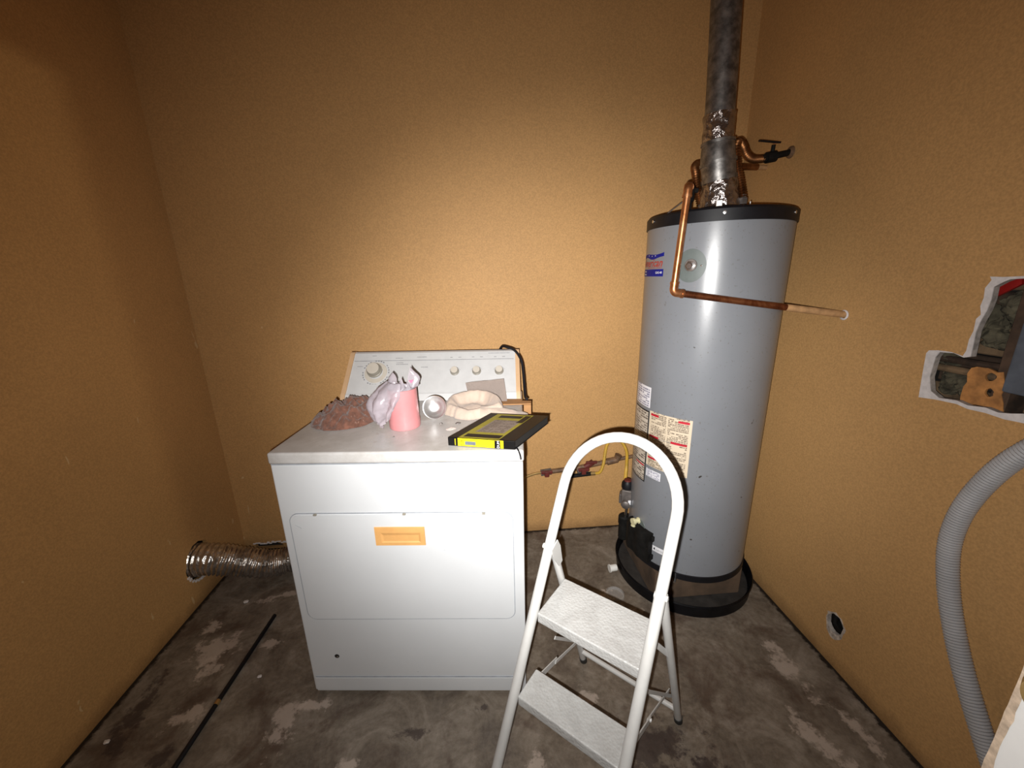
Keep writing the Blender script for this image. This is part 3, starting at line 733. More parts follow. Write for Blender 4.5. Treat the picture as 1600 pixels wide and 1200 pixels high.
fo = obj('folded_cloth', fl, M['grey_cloth'], auto=60); fo.location = DP(.585, .436, .0035); fo.rotation_euler = (0, 0, DR)
tag(fo, 'pale cloth flap standing behind the cream towel against the console', 'cloth')
# lint and crumbs
for (u, v_, r, h, mat_, lab) in ((.520, .215, .010, .004, 'iron', 'dark lint scrap on the dryer top between towel and book'), (.463, .212, .006, .004, 'iron', 'small dark crumb below the silver dish'), (.505, .165, .018, .005, 'grey_cloth', 'pale dust clump on the dryer top left of the book'), (.545, .150, .016, .004, 'grey_cloth', 'thin pale dust clump touching the book corner'), (.335, .105, .003, .002, 'iron', 'tiny dark crumb in front of the pink tumbler')):
    c = mound('lint_scrap', u, v_, r, r*.6, h, .003, 90, M[mat_], u*30, .5, n=14); tag(c, lab, 'lint')

# paperback
bk = empty('paperback_book', DP(.518, .036, .001), DR + math.radians(-10.5)); tag(bk, 'thick yellow and black paperback lying at the right edge of the dryer', 'book')
BLn, BDp, BT, SHR = .199, .222, .026, .135
def shear(bm, m=None):
    for v in bm.verts: v.co.x += v.co.y*(.19+SHR)
    return bm
obj('page_block', shear(box(.003, BLn-.003, .004, BDp-.003, .0015, BT-.0015)), M['pages'], bk, smooth=False)
obj('back_cover', shear(box(0, BLn, .0, BDp, 0, .0015)), M['book_black'], bk, smooth=False)
sp_ = obj('spine', shear(box(0, BLn, -.001, .004, 0, BT, bev=.0012, seg=2)), M['book_black'], bk)
cv = obj('front_cover', shear(box(0, BLn, 0, BDp, BT-.0015, BT, bev=.0005, seg=1)), M['book_black'], bk)
def cover_patch(name, x0, x1, y0, y1, mat, o=.0004, uv=False, par=None):
    bm = bmesh.new(); vs_ = [bm.verts.new((x, y, BT+o)) for x, y in ((x0, y0), (x1, y0), (x1, y1), (x0, y1))]; f = bm.faces.new(vs_)
    if uv:
        L = bm.loops.layers.uv.new('UVMap')
        for l, c in zip(f.loops, ((0, 0), (1, 0), (1, 1), (0, 1))): l[L].uv = c
    shear(bm); return obj(name, bm, mat, par or cv, smooth=False, fix=False)
cover_patch('yellow_panel', .030, .152, .002, BDp-.008, M['cover_yellow'])
cover_patch('black_band', .040, .148, .010, .034, M['book_black'], .0007)
cover_patch('blurb_panel', .052, .140, .050, .158, M['book_grey'], .0007, True)
cover_patch('black_band', .050, .125, .178, .200, M['book_black'], .0007)
cover_patch('black_corner_box', .130, .150, .140, .205, M['book_black'], .0008)
def spine_patch(name, x0, x1, z0, z1, mat, o=.0004, bm=None):
    bm = bmesh.new(); f = bm.faces.new([bm.verts.new((x, -.001-o, z)) for x, z in ((x0, z0), (x1, z0), (x1, z1), (x0, z1))])
    return obj(name, bm, mat, sp_, smooth=False, fix=False)
spine_patch('yellow_field', .030, .166, .0015, BT-.0003, M['yellow'])
spine_patch('yellow_stripe', .021, .0235, .003, BT-.003, M['yellow'])
spine_patch('silver_box', .052, .084, .006, .017, M['slate'], .0008)
spine_patch('black_title_box', .140, .157, .001, BT-.001, M['book_black'], .0008)
for (s_, x, z_, sz, m_) in (('FOR', .0455, .003, .0095, 'book_black'), ('DUM', .1545, .002, .0105, 'white')):
    tb_ = text_bm(s_, sz); bmesh.ops.transform(tb_, matrix=frame((x, -.0024, z_), (0, -1, 0), (0, 0, 1)), verts=tb_.verts)
    obj('lettering', tb_, M[m_], sp_, smooth=False, fix=False)
# black strap end poking from under the book at its right front corner
sbm = tube(catmull([(.188, .03, .003), (.205, .004, .002), (.2125, -.012, .0005), (.2185, -.026, -.0035), (.222, -.034, -.012)], 5), .0022, 8)
tag(obj('bookmark_strap', sbm, M['black'], bk), 'thin black strap hanging from the front corner')

# ------------------------------------------------------------------ water heater
TX, TY, TR = .907, 1.53, .25
th = empty('water_heater', (TX, TY, 0)); tag(th, 'tall grey cylindrical water heater in the right corner', 'water heater')
obj('tank_jacket', lathe([(0, .166), (TR-.004, .166), (TR, .172), (TR, 1.562), (0, 1.562)], 96), M['tank'], th)
obj('base_ring', lathe([(TR-.012, .150), (TR+.0035, .150), (TR+.0035, .176), (TR+.0005, .178), (TR-.012, .176)], 96, close=True), M['black'], th)
rim = obj('top_rim', lathe([(TR-.02, 1.553), (TR+.004, 1.553), (TR+.004, 1.590), (TR-.002, 1.597), (TR-.03, 1.599), (0, 1.604)], 96), M['black'], th)
rim['label'] = 'black rim around the top of the tank'
def cyl(ang, z, off=0.0): a = math.radians(ang); return Vector(((TR+off)*math.cos(a), (TR+off)*math.sin(a), z))
for ang in (-116.5, -178, -57, 60, 120):
    a = math.radians(ang)
    obj('screw', lathe([(.006, 0), (.0055, .003), (0, .004)], 14, frame(cyl(ang, 1.578, .004), (math.cos(a), math.sin(a), 0))), M['steel'], rim)
def bend(bm, ang0, z0, off):
    """wrap a flat mesh (x = metres along the surface, y = up) on the tank, starting at ang0 degrees"""
    for v in bm.verts:
        a = math.radians(ang0) + v.co.x/TR; r = TR + off + v.co.z
        z_ = z0 + v.co.y; v.co = Vector((r*math.cos(a), r*math.sin(a), z_))
    return bm
def patch(name, a0, a1, z0, z1, mat, off, parent, thick=0.0):
    n = max(2, int(abs(a1-a0)/3)+1); bm = bmesh.new(); uvl = bm.loops.layers.uv.new('UVMap')
    L = math.radians(a1-a0)*TR; cols = [[bm.verts.new((L*i/n, y, 0)) for y in (0, z1-z0)] for i in range(n+1)]
    for i in range(n):
        f = bm.faces.new((cols[i][0], cols[i+1][0], cols[i+1][1], cols[i][1]))
        for l, c in zip(f.loops, ((i/n, 0), ((i+1)/n, 0), ((i+1)/n, 1), (i/n, 1))): l[uvl].uv = c
    bend(bm, a0, z0, off); return obj(name, bm, mat, parent, fix=False)
# brand label
lab = patch('brand_label', 153, 199.5, 1.381, 1.407, M['blue'], .0006, th); lab['label'] = 'blue printed strip of the brand label, high on the tank'
tb_ = text_bm('American', .040, shear=.35, bold=.0006)
w_ = max(v.co.x for v in tb_.verts); bend(tb_, 198.0-math.degrees(w_/TR), 1.417, .0007); obj('brand_lettering', tb_, M['ink_red'], th, smooth=False, fix=False)['label'] = 'red italic lettering'
tb_ = text_bm('WATER HEATER COMPANY', .0085); w_ = max(v.co.x for v in tb_.verts); bend(tb_, 198-math.degrees(w_/TR), 1.4095, .0007); obj('brand_lettering', tb_, M['ink_red'], th, smooth=False, fix=False)
fg = bmesh.new(); n = 16; up_, lo_ = [], []
for i in range(n+1):
    x = .155*i/n; wv = .0045*math.sin(i/n*5.5+.6) + .010*(i/n)
    up_.append(fg.verts.new((x, .021+wv, 0))); lo_.append(fg.verts.new((x, .006+wv+.003*math.sin(i/n*9), 0)))
for i in range(n): fg.faces.new((lo_[i], lo_[i+1], up_[i+1], up_[i]))
bend(fg, 163.5, 1.436, .0006); flg = obj('flag_emblem', fg, M['blue'], th, fix=False); flg['label'] = 'blue waving flag emblem above the lettering'
for (a_, z_) in ((176, 1.4575), (182.5, 1.455), (188, 1.4555)):
    pts_ = [(.0032*(1 if k % 2 == 0 else .42)*math.cos(PI/2+k*PI/5), .0032*(1 if k % 2 == 0 else .42)*math.sin(PI/2+k*PI/5)) for k in range(10)]
    s5 = bmesh.new(); s5.faces.new([s5.verts.new((x, y, 0)) for x, y in pts_]); bend(s5, a_, z_, .0010); obj('star', s5, M['white'], flg, smooth=False, fix=False)
for (s_, a_, z_, sz) in (('Water', 165, 1.396, .011), ('Heater', 165, 1.385, .011), ('GAS-40', 189.6, 1.391, .0115)):
    tb_ = text_bm(s_, sz, bold=.0002); bend(tb_, a_, z_, .0010); obj('label_lettering', tb_, M['white'], lab, smooth=False, fix=False)
# round access plate with anode bolt
pa = math.radians(-136.4); pn = Vector((math.cos(pa), math.sin(pa), 0))
pb = bmesh.new(); n = 40; ctr = pb.verts.new((0, 0, .001))
rr1 = [pb.verts.new((.050*math.cos(2*PI*k/n), .056*math.sin(2*PI*k/n), .0008)) for k in range(n)]
for k in range(n): pb.faces.new((ctr, rr1[k], rr1[(k+1) % n]))
bmesh.ops.subdivide_edges(pb, edges=pb.edges[:], cuts=2, use_grid_fill=True)
bend(pb, -136.4, 1.415, .0008); pl_ = obj('access_plate', pb, M['plate'], th, fix=False); pl_['label'] = 'round grey-green plate on the upper front of the tank'
obj('anode_bolt', lathe([(.018, 0), (.0175, .004), (.011, .005), (.011, .014), (.009, .016), (0, .016)], 6, frame(cyl(-136.4, 1.415, .001), pn)), M['steel'], pl_, auto=20)
obj('bolt_recess', lathe([(.0215, 0), (.020, .002), (.012, .0025)], 28, frame(cyl(-136.4, 1.417, .0008), pn)), M['iron'], pl_)
for da_ in (-9, 8): obj('plate_rivet', lathe([(.0035, 0), (.003, .002), (0, .0025)], 10, frame(cyl(-136.4+da_, 1.415, .001), pn)), M['steel'], pl_)
# the big cream warning label
wl = patch('warning_label', -163.2, -122.4, .618, .856, M['lab_cream'], .0006, th); wl['label'] = 'large cream warning label with red bars'
# its left side hangs lower in the photo: extra strip
wl2 = None
for (a0, a1, z_, h) in ((-161.5, -152.5, .838, .009), (-134, -124.5, .838, .009), (-161.5, -151, .747, .008), (-139, -125, .747, .009), (-161.5, -151, .652, .008)):
    patch('red_bar', a0, a1, z_, z_+h, M['red'], .0010, wl)
patch('rule_line', -151, -139, .749, .7505, M['print'], .0010, wl)
dl_ = patch('operating_label', 168.5, 196.2, .532, .850, M['lab_dim'], .0006, th); dl_['label'] = 'tall narrow grey label with black outline, left of the warning label'
for (a0, a1, z0, z1) in ((168.5, 196.2, .845, .850), (195.0, 196.4, .530, .850), (168.5, 196.2, .530, .535), (168.5, 196.2, .695, .699), (168.5, 196.2, .612, .616)):
    patch('black_border', a0, a1, z0, z1, M['black'], .0010, dl_)
patch('red_bar', 172, 194, .704, .708, M['red'], .0011, dl_); patch('red_bar', 180, 194, .600, .607, M['red'], .0011, dl_)
patch('rating_sticker', 168.5, 196.3, .864, .950, M['lab_white'], .0006, th)['label'] = 'white rating sticker at the left side of the tank'
patch('serial_sticker', -162.0, -145.5, .568, .604, M['lab_white'], .0011, th)['label'] = 'small white sticker under the warning label'
ar = patch('arrow_sticker', -147.4, -131.5, .236, .262, M['white'], .0006, th); ar['label'] = 'narrow white sticker with black arrow at the tank foot'
at = bmesh.new(); at.faces.new([at.verts.new(p) for p in ((0, .013, 0), (.008, .006, 0), (.008, .020, 0))]); bend(at, -146.4, .236, .0010); obj('arrow', at, M['black'], ar, smooth=False, fix=False)
at = text_bm('CERTIFIED', .0085); bend(at, -143.5, .245, .0010); obj('label_lettering', at, M['print'], ar, smooth=False, fix=False)
# burner cover
bb = bmesh.new(); prs = []
for i in range(13):
    a = math.radians(180 + (32.5)*i/12); r0, r1 = TR+.0005, TR+.030 - .004*math.cos(i*1.2)
    prs.append([bb.verts.new((r*math.cos(a), r*math.sin(a), z)) for r, z in ((r0, .178), (r1, .182), (r1, .285), (r1-.010, .315), (r0, .318))])
for A, B_ in zip(prs, prs[1:]):
    for k in range(4): bb.faces.new((A[k], A[k+1], B_[k+1], B_[k]))
bb.faces.new(prs[0]); bb.faces.new(prs[-1][::-1])
for zz in (.205, .295): add_box(bb, -.004, .004, -.012, .012, -.008, .008, .002, 1, mtx=frame(cyl(213.5, zz, .008), (math.cos(math.radians(213)), math.sin(math.radians(213)), 0)))
obj('burner_cover', bb, M['black_rough'], th)['label'] = 'black burner access cover at the foot of the tank'
obj('burner_port', lathe([(0, .135), (.020, .135), (.025, .142), (.025, .215), (.028, .222), (.028, .256), (.022, .262), (0, .262)], 28, Matrix.Translation((.652-TX, 1.617-TY, 0))), M['black_rough'], th)['label'] = 'black cylinder left of the burner cover'
# gas control valve
vx, vy = .655-TX, 1.612-TY
gv = bmesh.new()
add_box(gv, -.024, .026, -.030, .026, .325, .415, .008, 2)
add_box(gv, -.034, -.022, -.020, .020, .335, .385, .005, 2)
add_lathe(gv, [(0, 0), (.019, 0), (.019, .022), (.013, .026), (0, .026)], 20, frame((0, -.030, .350), (0, -1, 0)))
add_lathe(gv, [(0, 0), (.014, 0), (.014, .012), (0, .012)], 16, frame((.026, -.01, .365), (1, 0, 0)))
bmesh.ops.transform(gv, matrix=Matrix.Translation((vx, vy, 0)) @ Matrix.Rotation(math.radians(-25), 4, 'Z'), verts=gv.verts)
gvo = obj('gas_control', gv, M['iron'], th); gvo['label'] = 'dark gas control valve low on the left side'
kb = obj('control_knob', lathe([(.026, .415), (.027, .420), (.026, .440), (.018, .452), (0, .454)], 18, Matrix.Translation((vx, vy, 0))), M['black'], gvo)
obj('knob_cap', lathe([(.017, .452), (.016, .458), (0, .460)], 18, Matrix.Translation((vx, vy, 0))), M['red_valve'], gvo)
obj('valve_sticker', box(vx-.010, vx+.002, vy-.048, vy-.044, .352, .374), M['white'], gvo, smooth=False)
obj('burner_tube', tube([(vx-.002, vy-.01, .33), (vx-.002, vy-.005, .262)], .006, 12), M['steel'], th)
obj('pilot_tube', tube(catmull([(vx+.018, vy-.03, .33), (vx+.026, vy-.036, .29), (vx+.030, vy-.03, .25), (vx+.034, vy-.02, .235)], 5), .0025, 8), M['iron'], th)
a_ = math.radians(-167.5); nn = Vector((math.cos(a_), math.sin(a_), 0))
dv = bmesh.new(); add_lathe(dv, [(0, 0), (.014, 0), (.014, .005), (.010, .007), (.010, .020), (.015, .022), (.015, .034), (0, .034)], 18, frame(cyl(-167.5, .330), nn))
add_lathe(dv, [(.008, 0), (.008, .018), (.010, .019), (.010, .024), (0, .024)], 14, frame(cyl(-167.5, .330, .022), (nn.x*.3, nn.y*.3, -1)))
obj('drain_valve', dv, M['ivory'], th)['label'] = 'ivory plastic drain valve'
obj('drain_plate', lathe([(.027, 0), (.026, .002), (0, .002)], 24, frame(cyl(-163.5, .315, .0002), (math.cos(math.radians(-163.5)), math.sin(math.radians(-163.5)), 0))), M['plate'], th)
obj('gas_nipple', tube([cyl(-123, .157, -.02), cyl(-123, .157, .036)], .0052, 10), M['steel'], th)['label'] = 'short bright rod sticking out under the tank'
obj('flue_collar', lathe([(.085, 1.603), (.105, 1.606), (.105, 1.612), (.080, 1.624), (0, 1.624)], 40), M['black'], th)
for k in range(4):
    a = math.radians(-121+90*k); obj('draft_hood_clip', box(-.010, .010, -.002, .002, -.018, .014, bev=.001, seg=1, mtx=frame((.100*math.cos(a), .100*math.sin(a), 1.624), (0, 0, 1), (-math.sin(a), math.cos(a), 0)) @ Matrix.Rotation(0, 4, 'X')), M['steel'], th)
obj('wire_guard', tube([(-.225, -.06, 1.60), (-.205, -.155, 1.632), (-.185, -.13, 1.60)], .0022, 6), M['iron'], th)

# support block and drain pan
sbk = obj('support_block', box(.700, 1.092, 1.352, 1.735, .012, .1495, bev=.006), M['block']); tag(sbk, 'brown square concrete block raising the water heater inside the black pan', 'block')
pan = empty('drain_pan', (.915, 1.545, 0)); tag(pan, 'round black drain pan on the floor around the water heater', 'pan')
PR = .296
obj('pan_wall', lathe([(PR-.012, .006), (PR-.003, .010), (PR-.002, .052), (PR+.006, .060), (PR+.009, .054), (PR+.003, .046), (PR+.002, .002), (PR-.012, .002)], 96, close=True), M['pan'], pan)
obj('pan_floor', lathe([(0, .002), (PR-.008, .002), (PR-.008, .011), (0, .011)], 96), M['pan_floor'], pan)
fit = bmesh.new(); add_lathe(fit, [(0, 0), (.016, 0), (.016, .030), (.019, .031), (.019, .036), (0, .036)], 20, frame((.600, 1.548, .024), (-.99, -.12, 0)))
ft = obj('pipe_cap', fit, M['pvc']); tag(ft, 'small white plastic pipe cap on the floor at the left side of the black pan', 'pipe cap')
jl = lathe([(.036, 0), (.040, .001), (.041, .006), (.040, .014), (.037, .015), (.036, .010), (.030, .007), (0, .006)], 40)
jl = obj('jar_lid', jl, M['clear']); jl.location = (.545, 1.402, .001); tag(jl, 'clear round plastic lid on the floor behind the stepladder tread', 'lid')

# flue pipe
FP = [(.906, 1.53, 1.622), (.898, 1.53, 1.70), (.880, 1.53, 1.80), (.873, 1.53, 1.87), (.867, 1.53, 2.026), (.853, 1.53, 2.263), (.835, 1.53, 2.63)]
flue = empty('flue_pipe', (.906, 1.53, 1.622)); tag(flue, 'grey sheet-metal flue pipe rising from the water heater to the ceiling', 'flue pipe')
L0 = Vector((.906, 1.53, 1.622))
def fseg(z0, z1, r0, r1, name, mat, n=14, wob=0.0, label=None):
    pts_ = []
    for k in range(n+1):
        z_ = z0+(z1-z0)*k/n
        for (a, b) in zip(FP, FP[1:]):
            if a[2] <= z_ <= b[2]+1e-6: t = (z_-a[2])/(b[2]-a[2]); pts_.append(Vector(a).lerp(Vector(b), t)-L0); break
    bm = bmesh.new(); rs = add_tube(bm, pts_, lambda t, i: r0+(r1-r0)*t, 36)
    if wob:
        for v in bm.verts: v.co += Vector((v.co.x, v.co.y, 0)).normalized()*wob*noise.noise((v.co+L0)*45)
    o = obj(name, bm, mat, flue); 
    if label: o['label'] = label
    return o
fseg(1.622, 1.715, .069, .059, 'foil_wrap', M['foil'], 20, .004, 'crinkled shiny foil tape at the flue foot')
fseg(1.715, 1.728, .061, .061, 'joint_band', M['galv'], 3)
fseg(1.728, 1.772, .057, .058, 'adjustable_elbow', M['galv'], 5)
fseg(1.772, 1.782, .062, .062, 'joint_band', M['galv'], 3)
fseg(1.782, 1.838, .059, .054, 'adjustable_elbow', M['galv'], 5)
fseg(1.838, 1.846, .057, .057, 'joint_band', M['galv'], 3)
fseg(1.846, 1.930, .051, .052, 'foil_wrap', M['foil'], 20, .004, 'shiny foil tape around the flue joint')
fseg(1.930, 2.615, .0485, .0485, 'pipe_section', M['galv'], 30)

# T&P discharge pipe
WT = Vector((1.2206, 1.242, 1.244)); EL = Vector((.643, 1.299, 1.329)); TP = Vector((.661, 1.296, 1.655)); VT = Vector((.712, 1.388, 1.655))
dp_ = empty('discharge_pipe', VT); tag(dp_, 'bare copper relief pipe dropping down the tank front, then running into right wall', 'pipe')
r_ = .0112
def seg_(a, b, r, name, mat, lab=None):
    o = obj(name, tube([a-VT, b-VT], r, 18), mat, dp_)
    if lab: o['label'] = lab
    return o
def lp(a, b, t): return a.lerp(b, t)
seg_(lp(TP, EL, .05), lp(TP, EL, .93), r_, 'copper_riser', M['copper'])
seg_(lp(EL, WT, .04), lp(EL, WT, .66), r_, 'copper_run', M['copper_old'], 'darkly tarnished horizontal run')
seg_(lp(EL, WT, .655), lp(EL, WT, 1.0)+Vector((.01, 0, 0)), r_+.0004, 'painted_run', M['pipe_paint'], 'end of the run, smeared with tan wall paint')
def elbow(a, b, c, r):
    u = (a-b).normalized(); v = (c-b).normalized()
    P_ = [b+u*.034] + [p for p in fillet([b+u*.030, b, b+v*.030], .022, 8)][1:-1] + [b+v*.034]
    bm = bmesh.new(); add_tube(bm, [p-VT for p in P_], r+.0022, 18)
    for e_, d_ in ((b+u*.030, u), (b+v*.030, v)): add_tube(bm, [e_-VT-d_*.003, e_-VT+d_*.004], r+.0036, 18)
    return obj('elbow', bm, M['copper'], dp_)
elbow(TP, EL, WT, r_); elbow(EL, TP, VT, r_)
seg_(lp(TP, VT, .15), VT, r_, 'copper_stub', M['copper_dark'])
vb = bmesh.new(); add_lathe(vb, [(0, -.056), (.012, -.056), (.012, -.035), (.018, -.030), (.018, .012), (.013, .016), (0, .018)], 18)
add_box(vb, -.006, .030, -.005, .005, -.004, .010, .001, 1)
obj('relief_valve', vb, M['black_rough'], dp_)['label'] = 'dark relief valve behind the top elbow'
tag(obj('plaster_ring', lathe([(.012, 0), (.016, .0005), (.017, .003), (.013, .005), (.012, .005)], 16, frame(WT-VT+Vector((-.0005, 0, 0)), (-1, 0, 0))), M['plaster'], dp_), 'white plaster ring where the pipe enters the wall')

# copper flex connectors
def corr(P, r, amp, pitch, seg=14, per=4):
    Q = resample(catmull(P, 16), pitch/per); return tube(Q, lambda t, i: r + amp*math.sin(2*PI*i/per), seg)
ff = empty('flexible_connector', (.977, 1.50, 1.60)); tag(ff, 'corrugated copper water connector looping from tank top to the lever valve', 'connector')
f0 = Vector((.977, 1.50, 1.60))
fp = [(.976, 1.50, 1.655), (.968, 1.51, 1.70), (.960, 1.53, 1.765), (.951, 1.535, 1.825), (.962, 1.545, 1.851), (.990, 1.56, 1.842), (1.022, 1.58, 1.818), (1.062, 1.60, 1.808), (1.112, 1.615, 1.812)]
obj('corrugated_tube', corr([Vector(p)-f0 for p in fp], .0132, .0020, .0088, 14), M['copper_dark'], ff)
obj('hex_nut', lathe([(.017, 0), (.017, .022), (.012, .026), (.012, .034)], 6, Matrix.Translation(Vector((.976, 1.50, 1.630))-f0)), M['iron'], ff, smooth=False)
obj('nipple', lathe([(.010, 0), (.010, .032)], 16, Matrix.Translation(Vector((.977, 1.50, 1.600))-f0)), M['steel'], ff)
f2 = empty('flexible_connector', (.835, 1.56, 1.60)); tag(f2, 'corrugated copper water connector curving behind the flue to a straight wall stub', 'connector')
f0 = Vector((.835, 1.56, 1.60))
fp = [(.850, 1.56, 1.64), (.842, 1.58, 1.70), (.840, 1.60, 1.755), (.856, 1.64, 1.795), (.91, 1.68, 1.812), (.97, 1.70, 1.808)]
obj('corrugated_tube', corr([Vector(p)-f0 for p in fp], .0132, .0020, .0088, 14), M['copper_dark'], f2)
obj('nipple', lathe([(.012, 0), (.012, .042)], 16, Matrix.Translation(Vector((.852, 1.555, 1.600))-f0)), M['iron'], f2)
obj('straight_stub', tube([Vector((.96, 1.70, 1.808))-f0, Vector((1.175, 1.735, 1.812))-f0], .0125, 16), M['copper_dark'], f2)
obj('wall_stub', tube([Vector((1.170, 1.735, 1.812))-f0, Vector((1.222, 1.742, 1.812))-f0], .0095, 14), M['pipe_paint'], f2)
# lever valve at the right wall
lv = empty('shutoff_valve', (1.2206, 1.61, 1.835)); tag(lv, 'dark lever shutoff valve at the right wall above the tank', 'valve')
def L_(x, y, z): return Vector((x, y, z)) - Vector((1.2206, 1.61, 1.835))
vb = bmesh.new()
add_tube(vb, [L_(1.108, 1.614, 1.812), L_(1.165, 1.612, 1.822)], .015, 8); add_tube(vb, [L_(1.125, 1.614, 1.815), L_(1.160, 1.612, 1.821)], .020, 16); add_tube(vb, [L_(1.16, 1.612, 1.822), L_(1.224, 1.61, 1.835)], .0115, 14)
add_tube(vb, [L_(1.145, 1.612, 1.82), L_(1.142, 1.605, 1.858)], .007, 10)
obj('valve_body', vb, M['black_rough'], lv)
obj('lever', prism([(0, -.010), (.02, -.011), (.085, -.009), (.085, .009), (.02, .011), (0, .010)], .006, frame(L_(1.160, 1.603, 1.862), (.06, -.25, .97), (-1, -.1, -.09))), M['black'], lv)
obj('handle_nut', lathe([(.009, 0), (.008, .007), (0, .008)], 6, frame(L_(1.146, 1.603, 1.862), (0, -.2, .97))), M['red_valve'], lv)
obj('escutcheon', lathe([(.011, 0), (.022, .001), (.021, .005), (.013, .010), (.011, .010)], 20, frame(L_(1.2204, 1.61, 1.834), (-1, 0, 0))), M['overpaint'], lv)

# gas line on back wall
gl = empty('gas_line', (.20, 1.874, .36)); tag(gl, 'overpainted gas pipe with red-handled valves along the back wall', 'gas pipe')
g0 = Vector((.20, 1.874, .36)); G = lambda x, z, y=1.872: Vector((x, y, z)) - g0
obj('thin_tube', tube(catmull([G(.12, .335, 1.86), G(.20, .358), G(.25, .374), G(.29, .377)], 6), .007, 10), M['brass'], gl)
obj('pipe_run', tube([G(.30, .378), G(.36, .384), G(.47, .392), G(.66, .425)], .013, 14), M['overpaint'], gl)
obj('pipe_run', tube([G(.65, .424), G(.80, .448)], .010, 14), M['overpaint'], gl)
def gvalve(x, z, up_):
    b_ = bmesh.new(); add_tube(b_, [G(x-.028, z-.003, 1.868), G(x+.028, z+.003, 1.868)], .018, 8); add_tube(b_, [G(x, z, 1.866), G(x, z+.010, 1.840)], .008, 10)
    o = obj('valve_body', b_, M['iron'], gl)
    h_ = bmesh.new(); add_box(h_, x-.030-.20, x+.030-.20, -.040, -.028, z+.004-.36, z+.022-.36, .004, 2); add_box(h_, x-.012-.20, x+.012-.20, -.044, -.022, z-.012-.36, z+.020-.36, .004, 2)
    obj('valve_handle', h_, M['red_valve'], o); return o
gvalve(.308, .382, 1); gvalve(.505, .385, 1)
ob_ = bmesh.new(); add_tube(ob_, [G(.52, .398, 1.868), G(.56, .430, 1.862)], .016, 10); add_box(ob_, .515-.20, .575-.20, -.040, -.028, .430-.36, .446-.36, .004, 2)
obj('valve_handle', ob_, M['red_valve'], gl)
obj('lower_fitting', tube([G(.42, .352, 1.860), G(.555, .362, 1.860)], .011, 8), M['black_rough'], gl)
obj('tee_fitting', tube([G(.64, .420), G(.69, .43), G(.70, .46, 1.868)], .019, 12), M['overpaint'], gl)
obj('flare_nut', tube([G(.548, .362, 1.858), G(.572, .364, 1.856)], .0105, 6), M['brass'], gl)
yf = obj('gas_flex_tube', corr([(.570, 1.856, .364), (.598, 1.854, .372), (.614, 1.852, .42), (.620, 1.85, .49), (.632, 1.848, .540), (.665, 1.84, .562), (.70, 1.83, .548), (.722, 1.815, .50), (.712, 1.78, .44), (.682, 1.71, .405), (.662, 1.655, .400), (.655, 1.62, .392)], .0078, .0009, .006, 10), M['yellow_flex'])
tag(yf, 'yellow coated gas tube arching from the wall valves to the heater control', 'gas tube')

# ------------------------------------------------------------------ aluminium duct
dpts = [(XL-.03, 1.600, .190), (-1.28, 1.602, .186), (-1.22, 1.615, .168), (-1.14, 1.640, .128), (-1.06, 1.660, .096), (-.97, 1.690, .088), (-.88, 1.720, .100), (-.78, 1.750, .118), (-.62, 1.780, .13), (-.46, 1.78, .14)]
Q = resample(catmull(dpts, 16), .0042); n_ = len(Q)
bm = bmesh.new()
add_tube(bm, Q, lambda t, i: (.069-.014*min(1, t*1.6)) + .0034*math.sin(2*PI*i/4+.8*math.sin(i*.13)) + .002*noise.noise((i*.11, 0, 0)), 26)
for v in bm.verts: v.co += Vector(noise.noise_vector(v.co*38))*.0035
for v in bm.verts: v.co.z = max(v.co.z, .003)
tag(obj('flexible_duct', bm, M['duct'], auto=60), 'crumpled silver aluminium duct from the left wall to behind the dryer', 'duct')

# ------------------------------------------------------------------ black pole on the floor
pol = empty('floor_pole', (-.939, 1.435, .0)); tag(pol, 'long straight black pole lying on the floor left of the dryer', 'pole')
o0 = Vector((-.939, 1.435, 0)); pa_, pb_ = Vector((-.939, 1.435, .0085)), Vector((-.975, .62, .0085))
J = pa_.lerp(pb_, .44)
obj('pole_section', tube([pa_-o0, J-o0], .0078, 12), M['black'], pol); obj('pole_section', tube([J-o0, pb_-o0], .0078, 12), M['black'], pol)
obj('joint_band', tube([J-o0+Vector((0, .008, 0)), J-o0-Vector((0, .008, 0))], .0086, 12), M['brass'], pol)
for (x, y, s_, lb) in ((-.862, 1.165, .007, 'small white plaster chip on the floor right of the black pole'), (-1.235, .99, .008, 'pale plaster chip on the floor against the left wall'), (-1.11, 1.53, .010, 'white plaster crumb on the floor below the duct')):
    b_ = bmesh.new(); bmesh.ops.create_icosphere(b_, subdivisions=1, radius=s_)
    for v in b_.verts: v.co = Vector((v.co.x*1.3, v.co.y, v.co.z*.4)) + Vector(noise.noise_vector(v.co*140+Vector((x*9, 0, 0))))*.002
    zm = min(v.co.z for v in b_.verts)
    o = obj('plaster_chip', b_, M['plaster'], smooth=False); o.location = (x, y, .0005-zm); tag(o, lb, 'plaster chip')

# ------------------------------------------------------------------ grey drain hose on the right wall
hp = [(1.195, .560, 1.075), (1.178, .61, 1.063), (1.168, .662, 1.039), (1.165, .692, .999), (1.165, .722, .942), (1.165, .750, .859), (1.165, .764, .778), (1.165, .762, .695), (1.165, .739, .598), (1.165, .706, .509), (1.165, .669, .429), (1.165, .629, .356), (1.165, .585, .283), (1.160, .50, .16), (1.14, .40, .05), (1.10, .30, .026), (1.02, .20, .026)]
tag(obj('drain_hose', corr(hp, .0205, .0016, .0072, 18), M['hose'], auto=80), 'grey corrugated drain hose curving down the right wall', 'hose')

